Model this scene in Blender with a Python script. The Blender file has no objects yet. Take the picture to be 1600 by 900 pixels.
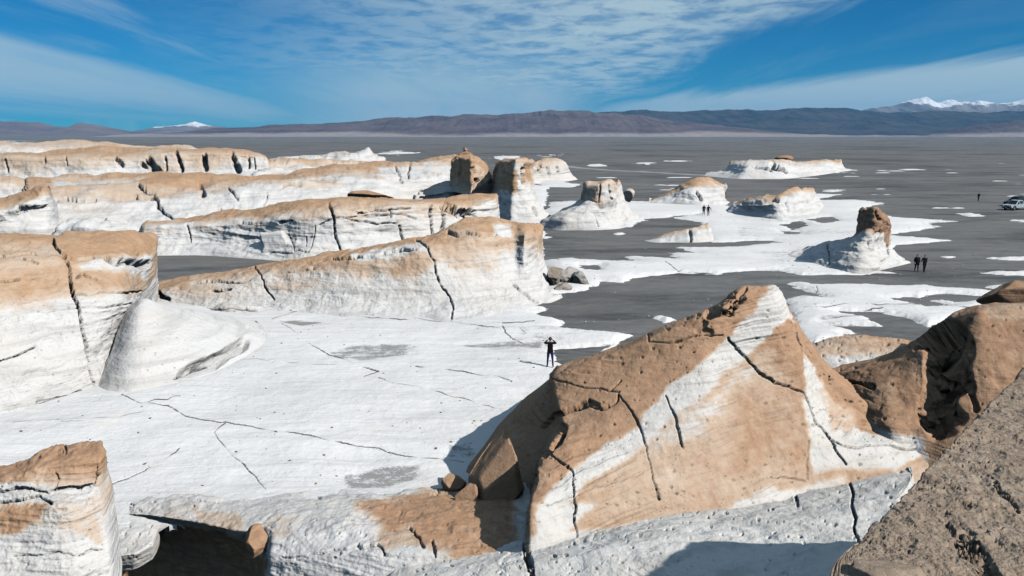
import bpy, bmesh, math, random
import numpy as np
from mathutils import Vector, Matrix

# ------------------------------------------------------------------ camera, sky, sun, exposure
R = math.radians
SC = bpy.context.scene
COL = SC.collection
CAM_H = 13.3                       # eye height above the sand plain
F_PX = 1300.0                      # focal length for a 1600 px wide frame
PITCH = math.atan((450 - 209.5) / F_PX)
cam_data = bpy.data.cameras.new('camera')
cam_data.sensor_width = 36.0
cam_data.lens = 36.0 * F_PX / 1600.0
cam_data.clip_start = 0.2
cam_data.clip_end = 60000
cam = bpy.data.objects.new('camera', cam_data)
COL.objects.link(cam)
cam.location = (0, 0, CAM_H)
cam.rotation_euler = (math.pi / 2 - PITCH, 0, 0)
SC.camera = cam

SUN_EL = R(40)
SUN_H = Vector((0.86, -0.51)).normalized()          # towards the sun, on the ground
SUN_AZ = math.atan2(SUN_H.x, SUN_H.y)

world = bpy.data.worlds.new('World')
SC.world = world
world.use_nodes = True


def build_world():
    nt = world.node_tree
    nt.nodes.clear()
    N = nt.nodes.new
    L = nt.links.new

    def math_(op, a, b=None, clamp=False):
        n = N('ShaderNodeMath'); n.operation = op; n.use_clamp = clamp
        for i, v in enumerate((a, b)):
            if v is None:
                continue
            if isinstance(v, (int, float)):
                n.inputs[i].default_value = v
            else:
                L(v, n.inputs[i])
        return n.outputs[0]

    def mrange(v, a, b, c=0.0, d=1.0, smooth=True):
        n = N('ShaderNodeMapRange'); n.interpolation_type = 'SMOOTHSTEP' if smooth else 'LINEAR'
        L(v, n.inputs[0])
        for i, x in enumerate((a, b, c, d)):
            n.inputs[i + 1].default_value = x
        return n.outputs[0]

    sky = N('ShaderNodeTexSky'); sky.sky_type = 'NISHITA'; sky.sun_disc = False
    sky.sun_elevation = SUN_EL; sky.sun_rotation = SUN_AZ
    sky.altitude = 3000; sky.air_density = 1.0; sky.dust_density = 0.2; sky.ozone_density = 3.0
    hs = N('ShaderNodeHueSaturation'); hs.inputs['Saturation'].default_value = 1.25
    hs.inputs['Hue'].default_value = 0.485; hs.inputs['Value'].default_value = 1.0
    L(sky.outputs[0], hs.inputs['Color'])
    tint = N('ShaderNodeMix'); tint.data_type = 'RGBA'; tint.blend_type = 'MULTIPLY'; tint.inputs[0].default_value = 1.0
    L(hs.outputs[0], tint.inputs[6]); tint.inputs[7].default_value = (0.20, 0.90, 1.30, 1)     # thin, dry air of the high plateau

    tc = N('ShaderNodeTexCoord')
    sep = N('ShaderNodeSeparateXYZ'); L(tc.outputs['Generated'], sep.inputs[0])
    az = math_('ARCTAN2', sep.outputs[0], sep.outputs[1])          # azimuth, 0 straight ahead
    el = math_('ARCSINE', sep.outputs[2])
    zc = math_('MAXIMUM', sep.outputs[2], 0.015)
    # a flat cloud layer seen in perspective
    px = math_('DIVIDE', sep.outputs[0], math_('ADD', zc, 0.05))
    py = math_('DIVIDE', sep.outputs[1], math_('ADD', zc, 0.05))
    cv = N('ShaderNodeCombineXYZ'); L(px, cv.inputs[0]); L(py, cv.inputs[1])

    def noise(scale, det, rough, stretch, rot, dist=0.0):
        mp = N('ShaderNodeMapping'); mp.inputs['Rotation'].default_value = (0, 0, rot)
        mp.inputs['Scale'].default_value = (stretch[0], stretch[1], 1)
        L(cv.outputs[0], mp.inputs[0])
        n = N('ShaderNodeTexNoise'); n.inputs['Scale'].default_value = scale
        n.inputs['Detail'].default_value = det; n.inputs['Roughness'].default_value = rough
        n.inputs['Distortion'].default_value = dist
        L(mp.outputs[0], n.inputs['Vector'])
        return n.outputs[0]

    puffs = noise(3.6, 6, 0.62, (1.0, 0.75), 0.6, 0.3)      # mackerel puffs
    streak = noise(0.75, 6, 0.55, (1.6, 0.28), -0.3, 0.5)   # long cirrus streaks
    soft = noise(0.5, 3, 0.5, (1, 0.6), 0.2)

    def edge(a0, e0, a1, e1, width, wob):
        """signed height over a straight line in (azimuth, elevation)"""
        m = (e1 - e0) / (a1 - a0)
        line = math_('ADD', math_('MULTIPLY', az, m), e0 - m * a0)
        d = math_('SUBTRACT', el, line)
        d = math_('ADD', d, math_('MULTIPLY', math_('SUBTRACT', streak, 0.5), wob))
        return mrange(d, -width, width)

    def inv(v):
        return math_('SUBTRACT', 1.0, v)
    mul = lambda a, b: math_('MULTIPLY', a, b)
    mx = lambda a, b: math_('MAXIMUM', a, b)

    def ae(x, y):
        a = (x - 800) / F_PX; b = (450 - y) / F_PX
        d = Vector((a, math.cos(PITCH) + b * math.sin(PITCH), b * math.cos(PITCH) - math.sin(PITCH))).normalized()
        return math.atan2(d.x, d.y), math.asin(d.z)
    # right veil: everything under a line climbing to the right
    A, B = ae(880, 172), ae(1600, 82)
    right = mul(inv(edge(A[0], A[1], B[0], B[1], 0.008, 0.035)), mrange(az, A[0] - 0.05, A[0] + 0.12))
    right = mul(right, mrange(streak, 0.05, 0.55, 0.74, 0.97))
    # big central cloud: left of a line climbing to the right
    A, B = ae(850, 175), ae(1350, -12)
    cen = edge(A[0], A[1], B[0], B[1], 0.016, 0.10)
    cen = mul(cen, mrange(az, -0.46, 0.02))
    cen = mul(cen, mrange(puffs, 0.32, 0.60, 0.30, 1.0))
    cen = mul(cen, mrange(soft, 0.2, 0.62, 0.45, 1.0))
    # soft veil low in the middle
    low = mul(mrange(el, 0.13, 0.035), mul(mrange(az, -0.36, -0.12), mrange(az, 0.14, 0.02)))
    low = mul(low, mrange(streak, 0.2, 0.6, 0.6, 0.98))
    # left band, under a line falling to the right
    A, B = ae(0, 55), ae(520, 190)
    lf = inv(edge(A[0], A[1], B[0], B[1], 0.010, 0.035))
    A, B = ae(0, 150), ae(480, 196)
    lf2 = edge(A[0], A[1], B[0], B[1], 0.010, 0.020)
    A, B = ae(0, 160), ae(480, 197)
    lf3 = inv(edge(A[0], A[1], B[0], B[1], 0.006, 0.012))
    A, B = ae(0, 176), ae(480, 200)
    lf4 = edge(A[0], A[1], B[0], B[1], 0.006, 0.012)
    left = mul(mx(mul(lf, lf2), mul(mul(lf3, lf4), 0.55)), mrange(az, -0.16, -0.30))
    left = mul(left, mrange(streak, 0.1, 0.6, 0.45, 0.8))
    # thin cirrus over the whole sky
    thin = mrange(streak, 0.46, 0.74, 0.0, 0.5)
    thin = mul(thin, mrange(az, 0.33, 0.05, 0.25, 1.0))
    cover = mx(mx(right, cen), mx(mx(low, left), thin))

    mixn = N('ShaderNodeMix'); mixn.data_type = 'RGBA'
    L(math_('MULTIPLY', cover, 0.88), mixn.inputs[0])
    L(tint.outputs[2], mixn.inputs[6])
    mixn.inputs[7].default_value = (9.0, 11.8, 13.0, 1)      # sunlit ice cloud, on the scale of the sky texture
    bg = N('ShaderNodeBackground'); bg.inputs['Strength'].default_value = 0.053
    L(mixn.outputs[2], bg.inputs['Color'])
    out = N('ShaderNodeOutputWorld'); L(bg.outputs[0], out.inputs[0])


build_world()

sun_data = bpy.data.lights.new('sun', 'SUN')
sun_data.energy = 4.8
sun_data.angle = R(0.53)
sun_data.color = (1.0, 0.955, 0.90)
sun = bpy.data.objects.new('sun', sun_data)
COL.objects.link(sun)
to_sun = Vector((SUN_H.x * math.cos(SUN_EL), SUN_H.y * math.cos(SUN_EL), math.sin(SUN_EL)))
sun.rotation_euler = to_sun.to_track_quat('Z', 'Y').to_euler()
sun.location = (40, -20, 60)

SC.view_settings.view_transform = 'Standard'
SC.view_settings.look = 'None'
SC.view_settings.exposure = 0.0
SC.view_settings.gamma = 1.0
SC.view_settings.use_curve_mapping = False
SC.cycles.max_bounces = 6
SC.cycles.diffuse_bounces = 0
SC.cycles.use_denoising = True

# ------------------------------------------------------------------ helpers
CP, SP = math.cos(PITCH), math.sin(PITCH)
rng = np.random.default_rng(7)
random.seed(7)


def slope(py):
    b = (450.0 - np.asarray(py, float)) / F_PX
    return (CP * b - SP) / (SP * b + CP), (SP * b + CP)


def at_y(px, py, Y):
    """a place: sight line through a photo point, at distance Y ahead"""
    px = np.asarray(px, float); Y = np.asarray(Y, float)
    s, dy = slope(py)
    return np.stack([(px - 800) / F_PX * Y / dy, Y + 0 * s, CAM_H + s * Y], -1)


def at_z(px, py, z=0.0):
    s, dy = slope(py)
    return at_y(px, py, (np.asarray(z, float) - CAM_H) / np.minimum(s, -1e-4))


def project(P):
    v = P - np.array([0, 0, CAM_H])
    f = v[:, 1] * CP - v[:, 2] * SP
    u = v[:, 1] * SP + v[:, 2] * CP
    f = np.maximum(f, 0.05)
    return 800 + F_PX * v[:, 0] / f, 450 - F_PX * u / f


def _hash(ix, iy, iz, seed):
    with np.errstate(over='ignore'):
        h = (ix.astype(np.uint32) * np.uint32(374761393) + iy.astype(np.uint32) * np.uint32(668265263)
             + iz.astype(np.uint32) * np.uint32(2147483647 - 1274126177 % 1000) + np.uint32(seed * 974711 + 13))
        h = (h ^ (h >> np.uint32(13))) * np.uint32(1274126177)
        h = (h ^ (h >> np.uint32(16))) * np.uint32(2246822519)
        h = h ^ (h >> np.uint32(15))
    return h.astype(np.float32) * np.float32(2.0 / 4294967295.0) - np.float32(1.0)


def vnoise(P, seed=0):
    """smooth value noise, about -1..1"""
    P = np.asarray(P, np.float32)
    I = np.floor(P).astype(np.int64)
    f = P - I
    f = f * f * f * (f * (f * 6 - 15) + 10)
    I = (I & 0xFFFFFFF)
    out = 0
    for dx in (0, 1):
        wx = f[:, 0] if dx else 1 - f[:, 0]
        for dy in (0, 1):
            wy = f[:, 1] if dy else 1 - f[:, 1]
            for dz in (0, 1):
                wz = f[:, 2] if dz else 1 - f[:, 2]
                out = out + wx * wy * wz * _hash(I[:, 0] + dx, I[:, 1] + dy, I[:, 2] + dz, seed)
    return out


def fbm(P, octs=4, seed=0, gain=0.5, lac=2.03, ridged=False):
    a, s, tot = 1.0, 0, 0
    P = np.asarray(P, np.float32) + 100.0
    for o in range(octs):
        n = vnoise(P, seed + o * 17)
        if ridged:
            n = 1 - 2 * np.abs(n)
        s = s + a * n; tot += a
        a *= gain; P = P * lac + 3.7
    return s / tot


def poly_sd(x, y, poly, ky=1.0):
    """signed distance to a polygon, > 0 inside"""
    P = np.asarray(poly, float)
    x = np.asarray(x, float); y = np.asarray(y, float) * ky
    px, py = P[:, 0], P[:, 1] * ky
    d2 = np.full(x.shape, 1e18); ins = np.zeros(x.shape, bool)
    n = len(P)
    for i in range(n):
        x0, y0, x1, y1 = px[i], py[i], px[(i + 1) % n], py[(i + 1) % n]
        ex, ey = x1 - x0, y1 - y0
        t = np.clip(((x - x0) * ex + (y - y0) * ey) / (ex * ex + ey * ey + 1e-9), 0, 1)
        d2 = np.minimum(d2, (x - x0 - t * ex) ** 2 + (y - y0 - t * ey) ** 2)
        c = ((y0 > y) != (y1 > y))
        with np.errstate(divide='ignore', invalid='ignore'):
            xi = x0 + (y - y0) / (y1 - y0 + 1e-12) * ex
        ins ^= c & (x < xi)
    d = np.sqrt(d2)
    return np.where(ins, d, -d)


def smoothstep(a, b, x):
    t = np.clip((x - a) / (b - a), 0, 1)
    return t * t * (3 - 2 * t)


def tag(o, label=None, cat=None, group=None, kind=None):
    if label: o['label'] = label
    if cat: o['category'] = cat
    if group: o['group'] = group
    if kind: o['kind'] = kind
    return o


def mesh_object(name, V, faces, mat=None, attrs=None, smooth=True, parent=None, origin=None):
    """V (n,3) world points, faces (m,4) or (m,3) int array or a list of loops"""
    V = np.asarray(V, np.float64)
    if origin is None:
        if len(V) and parent is None:
            origin = np.array([V[:, 0].mean(), V[:, 1].mean(), V[:, 2].min()])
        else:
            origin = np.zeros(3)
    me = bpy.data.meshes.new(name)
    if isinstance(faces, np.ndarray):
        k = faces.shape[1]; nf = len(faces)
        me.vertices.add(len(V)); me.loops.add(nf * k); me.polygons.add(nf)
        me.vertices.foreach_set('co', (V - origin).astype(np.float32).ravel())
        me.loops.foreach_set('vertex_index', faces.astype(np.int32).ravel())
        me.polygons.foreach_set('loop_start', np.arange(0, nf * k, k, dtype=np.int32))
        me.polygons.foreach_set('loop_total', np.full(nf, k, np.int32))
        me.update(calc_edges=True)
        me.validate()
    else:
        me.from_pydata([tuple(v) for v in (V - origin)], [], faces)
        me.update()
    if smooth:
        me.polygons.foreach_set('use_smooth', np.ones(len(me.polygons), bool))
    for k_, a in (attrs or {}).items():
        at = me.attributes.new(k_, 'FLOAT', 'POINT')
        at.data.foreach_set('value', np.asarray(a, np.float32))
    o = bpy.data.objects.new(name, me)
    o.location = origin
    COL.objects.link(o)
    if mat is not None:
        me.materials.append(mat)
    if parent is not None:
        o.parent = parent
    return o


def grid_faces(nv, nu):
    i = np.arange(nv - 1)[:, None] * nu + np.arange(nu - 1)[None, :]
    return np.stack([i, i + 1, i + nu + 1, i + nu], -1).reshape(-1, 4)


def vnormals(V, F):
    a = V[F[:, 2]] - V[F[:, 0]]; b = V[F[:, 3 % F.shape[1]]] - V[F[:, 1]]
    n = np.cross(a, b)
    N = np.zeros_like(V)
    for k in range(F.shape[1]):
        for c in range(3):
            N[:, c] += np.bincount(F[:, k], n[:, c], len(V))
    return N / (np.linalg.norm(N, axis=1, keepdims=True) + 1e-9)

# ------------------------------------------------------------------ materials
class NB:
    """small node-tree builder"""
    def __init__(self, name):
        self.mat = bpy.data.materials.new(name)
        self.mat.use_nodes = True
        self.nt = self.mat.node_tree
        self.nt.nodes.clear()
        self.pos = self.new('ShaderNodeNewGeometry').outputs['Position']

    def new(self, t):
        return self.nt.nodes.new(t)

    def link(self, a, b):
        self.nt.links.new(a, b)

    def put(self, sock, v):
        if isinstance(v, (int, float)):
            sock.default_value = v
        elif isinstance(v, (tuple, list)):
            sock.default_value = tuple(v) + ((1,) if len(v) == 3 and sock.type == 'RGBA' else ())
        else:
            self.link(v, sock)

    def math(self, op, a, b=None, clamp=False):
        n = self.new('ShaderNodeMath'); n.operation = op; n.use_clamp = clamp
        self.put(n.inputs[0], a)
        if b is not None: self.put(n.inputs[1], b)
        return n.outputs[0]

    def rng(self, v, a, b, c=0.0, d=1.0):
        n = self.new('ShaderNodeMapRange'); n.interpolation_type = 'SMOOTHSTEP'
        self.put(n.inputs[0], v)
        for i, x in enumerate((a, b, c, d)): n.inputs[i + 1].default_value = x
        return n.outputs[0]

    def mapped(self, scale=(1, 1, 1), rot=(0, 0, 0), loc=(0, 0, 0)):
        m = self.new('ShaderNodeMapping')
        m.inputs['Scale'].default_value = scale; m.inputs['Rotation'].default_value = rot
        m.inputs['Location'].default_value = loc
        self.link(self.pos, m.inputs[0])
        return m.outputs[0]

    def noise(self, scale, det=4, rough=0.55, vec=None, dist=0.0):
        n = self.new('ShaderNodeTexNoise')
        n.inputs['Scale'].default_value = scale; n.inputs['Detail'].default_value = det
        n.inputs['Roughness'].default_value = rough; n.inputs['Distortion'].default_value = dist
        self.link(vec if vec is not None else self.pos, n.inputs['Vector'])
        return n.outputs[0]

    def voronoi(self, scale, vec=None, rand=1.0):
        n = self.new('ShaderNodeTexVoronoi'); n.inputs['Scale'].default_value = scale
        n.inputs['Randomness'].default_value = rand
        self.link(vec if vec is not None else self.pos, n.inputs['Vector'])
        return n.outputs['Distance'], n.outputs['Color']

    def mix(self, f, a, b):
        n = self.new('ShaderNodeMix'); n.data_type = 'RGBA'
        self.put(n.inputs[0], f); self.put(n.inputs[6], a); self.put(n.inputs[7], b)
        return n.outputs[2]

    def attr(self, name):
        n = self.new('ShaderNodeAttribute'); n.attribute_name = name
        return n.outputs['Fac']

    def bump(self, h, dist, strength=1.0, prev=None):
        n = self.new('ShaderNodeBump'); n.inputs['Strength'].default_value = strength
        n.inputs['Distance'].default_value = dist
        self.put(n.inputs['Height'], h)
        if prev is not None: self.link(prev, n.inputs['Normal'])
        return n.outputs[0]

    def done(self, color, rough=0.9, normal=None, spec=0.15, metallic=0.0):
        b = self.new('ShaderNodeBsdfPrincipled')
        self.put(b.inputs['Base Color'], color); self.put(b.inputs['Roughness'], rough)
        b.inputs['Specular IOR Level'].default_value = spec
        b.inputs['Metallic'].default_value = metallic
        if normal is not None: self.link(normal, b.inputs['Normal'])
        o = self.new('ShaderNodeOutputMaterial'); self.link(b.outputs[0], o.inputs[0])
        return self.mat


SAND_A, SAND_B = (0.172, 0.178, 0.18), (0.225, 0.225, 0.22)


def pumice(name, s=1.0, white=(0.655, 0.65, 0.635), white2=(0.49, 0.487, 0.475), tan=(0.47, 0.30, 0.19),
           tan2=(0.385, 0.23, 0.14), pale=(0.57, 0.46, 0.36), speck=0.5, tilt=0.10, bump=1.0, bed=1.0, rough_tan=0.5):
    """s = size of the grain in metres per unit: about distance / 25"""
    n = NB(name)
    tanv, sand_shade = n.attr('tan'), n.attr('sand')
    big = n.noise(0.55 / s, 6, 0.6)
    mid = n.noise(2.6 / s, 6, 0.62)
    fine = n.noise(14.0 / s, 5, 0.65)
    beds = n.noise(1.0, 5, 0.6, n.mapped((0.35 / s, 0.35 / s, 5.0 / s), (tilt, tilt * 1.3, 0)), 0.35)
    e = n.math('ADD', tanv, n.math('MULTIPLY', n.math('SUBTRACT', big, 0.5), 0.75))
    e = n.math('ADD', e, n.math('MULTIPLY', n.math('SUBTRACT', beds, 0.5), 0.45))
    e = n.math('ADD', e, n.math('MULTIPLY', n.math('SUBTRACT', mid, 0.5), 0.35))
    m_pale, m_tan = n.rng(e, 0.20, 0.50), n.rng(e, 0.40, 0.92)
    w = n.mix(n.rng(beds, 0.44, 0.70), white, white2)
    w = n.mix(n.rng(n.noise(0.20 / s, 4, 0.6), 0.42, 0.7, 0, 0.55), w, (0.62, 0.58, 0.52))
    w = n.mix(n.rng(mid, 0.56, 0.76, 0, 0.6), w, (0.54, 0.53, 0.51))
    t = n.mix(n.rng(mid, 0.3, 0.68), tan, tan2)
    t = n.mix(n.rng(beds, 0.52, 0.78, 0, 0.5), t, (0.53, 0.385, 0.27))
    c = n.mix(m_pale, w, pale)
    c = n.mix(m_tan, c, t)
    # dark lithic fragments
    vd, vc = n.voronoi(5.5 / s)
    sp = n.math('MULTIPLY', n.rng(vd, 0.20, 0.10), n.rng(n.noise(1.1 / s, 3), 0.46, 0.62))
    vd2, _ = n.voronoi(19.0 / s)
    sp2 = n.math('MULTIPLY', n.rng(vd2, 0.22, 0.10), n.rng(n.noise(3.3 / s, 4, 0.6), 0.48, 0.60))
    spk = n.math('MULTIPLY', n.math('MAXIMUM', sp, sp2), speck)
    c = n.mix(spk, c, (0.16, 0.12, 0.095))
    c = n.mix(n.rng(n.math('ADD', sand_shade, n.math('MULTIPLY', n.math('SUBTRACT', fine, 0.5), 0.5)), 0.25, 0.75), c, SAND_A)  # grooves tinted sand grey to imitate the shade inside them
    b = n.bump(beds, 0.10 * s * bed, 0.55 * min(1, bed))
    b = n.bump(mid, 0.16 * s, 0.42 * bump, b)
    b = n.bump(fine, 0.035 * s, 0.55 * bump, b)
    b = n.bump(n.math('SUBTRACT', 1.0, spk), 0.05 * s, 0.6 * bump, b)
    return n.done(c, 0.94, b, 0.08)


def mat_sand():
    n = NB('volcanic_sand')
    big = n.noise(0.02, 5, 0.6, n.mapped((1, 2.2, 1), (0, 0, 0.25)))
    mid = n.noise(0.35, 6, 0.6, n.mapped((0.5, 1.6, 1), (0, 0, 0.3)))
    grit = n.noise(16, 4, 0.7)
    far = n.noise(0.008, 7, 0.68, n.mapped((1, 1.0, 1), (0, 0, 0.2)))
    wav = n.new('ShaderNodeTexWave'); wav.wave_type = 'BANDS'; wav.bands_direction = 'Y'
    wav.inputs['Scale'].default_value = 1.15; wav.inputs['Distortion'].default_value = 5.0
    wav.inputs['Detail'].default_value = 3; wav.inputs['Detail Scale'].default_value = 0.6
    n.link(n.mapped((0.30, 1, 1), (0, 0, -0.35)), wav.inputs[0])
    c = n.mix(n.rng(mid, 0.3, 0.7), SAND_A, SAND_B)
    c = n.mix(n.rng(big, 0.52, 0.75, 0, 0.6), c, (0.20, 0.185, 0.165))
    c = n.mix(n.rng(far, 0.50, 0.62, 0, 0.4), c, (0.22, 0.21, 0.19))
    c = n.mix(n.rng(far, 0.50, 0.36, 0, 0.7), c, (0.075, 0.078, 0.08))
    # pale pumice gravel strewn on the sand
    vd, vc = n.voronoi(2.4)
    peb = n.math('MULTIPLY', n.rng(vd, 0.16, 0.07), n.rng(n.noise(0.12, 4, 0.6), 0.50, 0.66))
    c = n.mix(n.math('MULTIPLY', peb, 0.6), c, (0.48, 0.46, 0.43))
    c = n.mix(n.rng(grit, 0.40, 0.75, 0, 0.35), c, (0.22, 0.215, 0.205))
    c = n.mix(n.rng(n.noise(1.4, 5, 0.7, n.mapped((0.6, 1.5, 1), (0, 0, 0.3))), 0.52, 0.75, 0, 0.5), c, (0.12, 0.122, 0.125))
    far2 = n.noise(0.03, 6, 0.7, n.mapped((0.35, 1.0, 1), (0, 0, 0.12)))
    c = n.mix(n.rng(far2, 0.55, 0.68, 0, 0.55), c, (0.26, 0.25, 0.23))
    c = n.mix(n.rng(n.noise(0.09, 6, 0.7, n.mapped((0.3, 1.0, 1), (0, 0, 0.1))), 0.55, 0.68, 0, 0.6), c, (0.25, 0.245, 0.23))
    c = n.mix(n.rng(n.noise(0.14, 6, 0.7, n.mapped((0.35, 1.0, 1), (0, 0, 0.1), (40, 9, 0))), 0.48, 0.66, 0, 0.8), c, (0.08, 0.085, 0.088))
    b = n.bump(wav.outputs['Fac'], 0.16, 0.7)
    b = n.bump(mid, 0.6, 0.5, b)
    b = n.bump(grit, 0.03, 0.6, b)
    return n.done(c, 0.95, b, 0.06)


def mat_floor():
    n = NB('pumice_pavement')
    sand_shade = n.attr('sand')
    big = n.noise(0.10, 6, 0.62, n.mapped((0.6, 1.4, 1), (0, 0, 0.12)))
    beds = n.noise(0.9, 6, 0.62, n.mapped((0.28, 1.5, 1), (0, 0, 0.14)), 0.5)
    mid = n.noise(1.7, 6, 0.62)
    fine = n.noise(11, 5, 0.66)
    c = n.mix(n.rng(big, 0.34, 0.66), (0.775, 0.775, 0.765), (0.70, 0.695, 0.68))
    c = n.mix(n.rng(beds, 0.54, 0.74, 0, 0.55), c, (0.60, 0.60, 0.585))
    c = n.mix(n.rng(mid, 0.60, 0.80, 0, 0.5), c, (0.55, 0.545, 0.53))
    c = n.mix(n.rng(n.noise(0.23, 5, 0.6), 0.60, 0.78, 0, 0.35), c, (0.74, 0.66, 0.56))
    vd, vc = n.voronoi(3.2)
    sp = n.math('MULTIPLY', n.rng(vd, 0.14, 0.07), n.rng(n.noise(0.5, 4), 0.50, 0.64))
    c = n.mix(n.math('MULTIPLY', sp, 0.7), c, (0.20, 0.19, 0.18))
    vd3, _ = n.voronoi(7.5)
    sp3 = n.math('MULTIPLY', n.rng(vd3, 0.17, 0.08), n.rng(n.noise(0.33, 5, 0.65, n.mapped((0.5, 1.3, 1), (0, 0, 0.14))), 0.50, 0.66))
    c = n.mix(n.math('MULTIPLY', sp3, 0.55), c, (0.26, 0.25, 0.24))
    sv = n.math('ADD', sand_shade, n.math('MULTIPLY', n.math('SUBTRACT', mid, 0.5), 0.9))
    sv = n.math('ADD', sv, n.math('MULTIPLY', n.math('SUBTRACT', fine, 0.5), 0.8))
    sv = n.math('ADD', sv, n.math('MULTIPLY', n.math('SUBTRACT', beds, 0.5), 0.8))
    c = n.mix(n.rng(sv, 0.40, 0.72, 0, 0.85), c, SAND_B)
    c = n.mix(n.rng(n.attr('crack'), 0.12, 0.62), c, (0.10, 0.10, 0.10))  # cracks coloured near black; colour stands in for the shade of a deep groove
    b = n.bump(beds, 0.20, 0.6)
    b = n.bump(mid, 0.16, 0.5, b)
    b = n.bump(fine, 0.03, 0.5, b)
    return n.done(c, 0.95, b, 0.06)


def mat_hill(name, lo, hi, salt=0.0, snow=None, scale=0.004):
    n = NB(name)
    a = n.noise(scale, 8, 0.62); b_ = n.noise(scale * 4, 6, 0.6)
    c = n.mix(n.rng(a, 0.36, 0.62), lo, hi)
    c = n.mix(n.rng(b_, 0.5, 0.72, 0, 0.5), c, (0.10, 0.075, 0.075))
    sep = n.new('ShaderNodeSeparateXYZ'); n.link(n.pos, sep.inputs[0])
    z = sep.outputs[2]
    if salt:
        zz = n.math('ADD', z, n.math('MULTIPLY', n.math('SUBTRACT', n.noise(0.0016, 6, 0.6), 0.5), 60))
        c = n.mix(n.rng(zz, salt, salt * 0.35, 0, 0.75), c, (0.42, 0.37, 0.34))
    if snow:
        zz = n.math('ADD', z, n.math('MULTIPLY', n.math('SUBTRACT', n.noise(0.0026, 9, 0.7), 0.5), snow[2]))
        c = n.mix(n.rng(zz, snow[0], snow[1]), c, (0.82, 0.85, 0.88))
    bb = n.bump(a, 60, 0.5)
    bb = n.bump(b_, 18, 0.5, bb)
    return n.done(c, 0.97, bb, 0.02)


def plain_mat(name, color, rough=0.6, spec=0.3, metallic=0.0, var=0.12, scale=20):
    n = NB(name)
    f = n.noise(scale, 4, 0.6)
    c = n.mix(f, tuple(x * (1 - var) for x in color), tuple(min(1, x * (1 + var)) for x in color))
    return n.done(c, rough, n.bump(f, 0.004, 0.2), spec, metallic)


M_SAND, M_FLOOR = mat_sand(), mat_floor()
M_FAR = pumice('pumice_far', 6.0, tilt=0.03, speck=0.3, tan=(0.50, 0.335, 0.21), tan2=(0.44, 0.28, 0.17))
M_MID = pumice('pumice_mid', 3.0, tilt=0.06, speck=0.35, tan=(0.50, 0.33, 0.205), tan2=(0.44, 0.275, 0.165))
M_MIDN = pumice('pumice_ridge', 2.0, tilt=0.08, speck=0.4, tan=(0.50, 0.33, 0.205), tan2=(0.42, 0.265, 0.16))
M_NEAR = pumice('pumice_foreground', 0.9, tilt=0.14, speck=0.55)
M_BIG = pumice('pumice_great_rock', 0.8, tilt=0.10, speck=0.6, bed=0.7, white=(0.64, 0.625, 0.595), white2=(0.52, 0.505, 0.475), pale=(0.55, 0.425, 0.32), tan=(0.44, 0.285, 0.182), tan2=(0.37, 0.225, 0.14))
M_SHELF = pumice('pumice_shelf', 0.7, white=(0.74, 0.725, 0.69), white2=(0.55, 0.535, 0.50), tilt=0.5, speck=0.6, bump=1.1, bed=2.2)
M_ROUGH = pumice('pumice_rough', 0.35, tan=(0.36, 0.285, 0.215), tan2=(0.25, 0.195, 0.15), pale=(0.44, 0.36, 0.285),
                 white=(0.5, 0.44, 0.37), speck=0.75, bump=1.8)
M_HEAD = pumice('pumice_hoodoo', 2.0, tilt=0.08, speck=0.5, tan=(0.36, 0.235, 0.155), tan2=(0.27, 0.165, 0.11))
M_DARK = pumice('pumice_broken', 1.6, white=(0.40, 0.39, 0.37), white2=(0.24, 0.23, 0.22), pale=(0.36, 0.31, 0.26), tan=(0.26, 0.2, 0.15), tan2=(0.18, 0.14, 0.11), bump=1.4)
M_BROWN = pumice('pumice_brown', 0.8, tan=(0.42, 0.265, 0.165), tan2=(0.31, 0.185, 0.115), pale=(0.52, 0.39, 0.28), speck=0.6, bump=1.2)

# ------------------------------------------------------------------ rock formation builder
def _interp_row(pts, u_out, u_in):
    A = np.asarray(pts, float)
    return np.stack([np.interp(u_out, u_in, A[:, k]) for k in range(A.shape[1])], -1)


def smooth1(A, axis, it):
    for _ in range(it):
        B = A.copy()
        s0 = [slice(None)] * A.ndim; s1 = list(s0); s2 = list(s0)
        s0[axis] = slice(0, -2); s1[axis] = slice(1, -1); s2[axis] = slice(2, None)
        B[tuple(s1)] = 0.25 * A[tuple(s0)] + 0.5 * A[tuple(s1)] + 0.25 * A[tuple(s2)]
        A = B
    return A


def catmull(u_out, u_in, A):
    """smooth interpolation through the control points (monotone-ish)"""
    n = len(u_in)
    out = np.empty((len(u_out), A.shape[1]))
    i = np.clip(np.searchsorted(u_in, u_out, side='right') - 1, 0, n - 2)
    h = (u_in[i + 1] - u_in[i]); t = ((u_out - u_in[i]) / np.maximum(h, 1e-9))[:, None]
    d = np.diff(A, axis=0) / np.maximum(np.diff(u_in), 1e-9)[:, None]
    m = np.zeros_like(A); m[0] = d[0]; m[-1] = d[-1]
    if n > 2:
        a, b = d[:-1], d[1:]
        m[1:-1] = np.where(a * b > 0, 2 * a * b / (a + b + 1e-12), 0.0)
    hh = h[:, None]
    t2, t3 = t * t, t * t * t
    out = (2 * t3 - 3 * t2 + 1) * A[i] + (t3 - 2 * t2 + t) * hh * m[i] + (-2 * t3 + 3 * t2) * A[i + 1] + (t3 - t2) * hh * m[i + 1]
    return out


def jag(line, amp, rs, it=3):
    P = [np.array(p[:2], float) for p in line]
    for k in range(it):
        Q = [P[0]]
        for a, b in zip(P[:-1], P[1:]):
            L = np.linalg.norm(b - a)
            m = (a + b) / 2
            if L > 5:
                n = np.array([-(b - a)[1], (b - a)[0]]) / (L + 1e-6)
                m = m + n * rs.normal() * amp * L
                Q.append(m)
            Q.append(b)
        P = Q
    return np.array(P)


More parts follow.
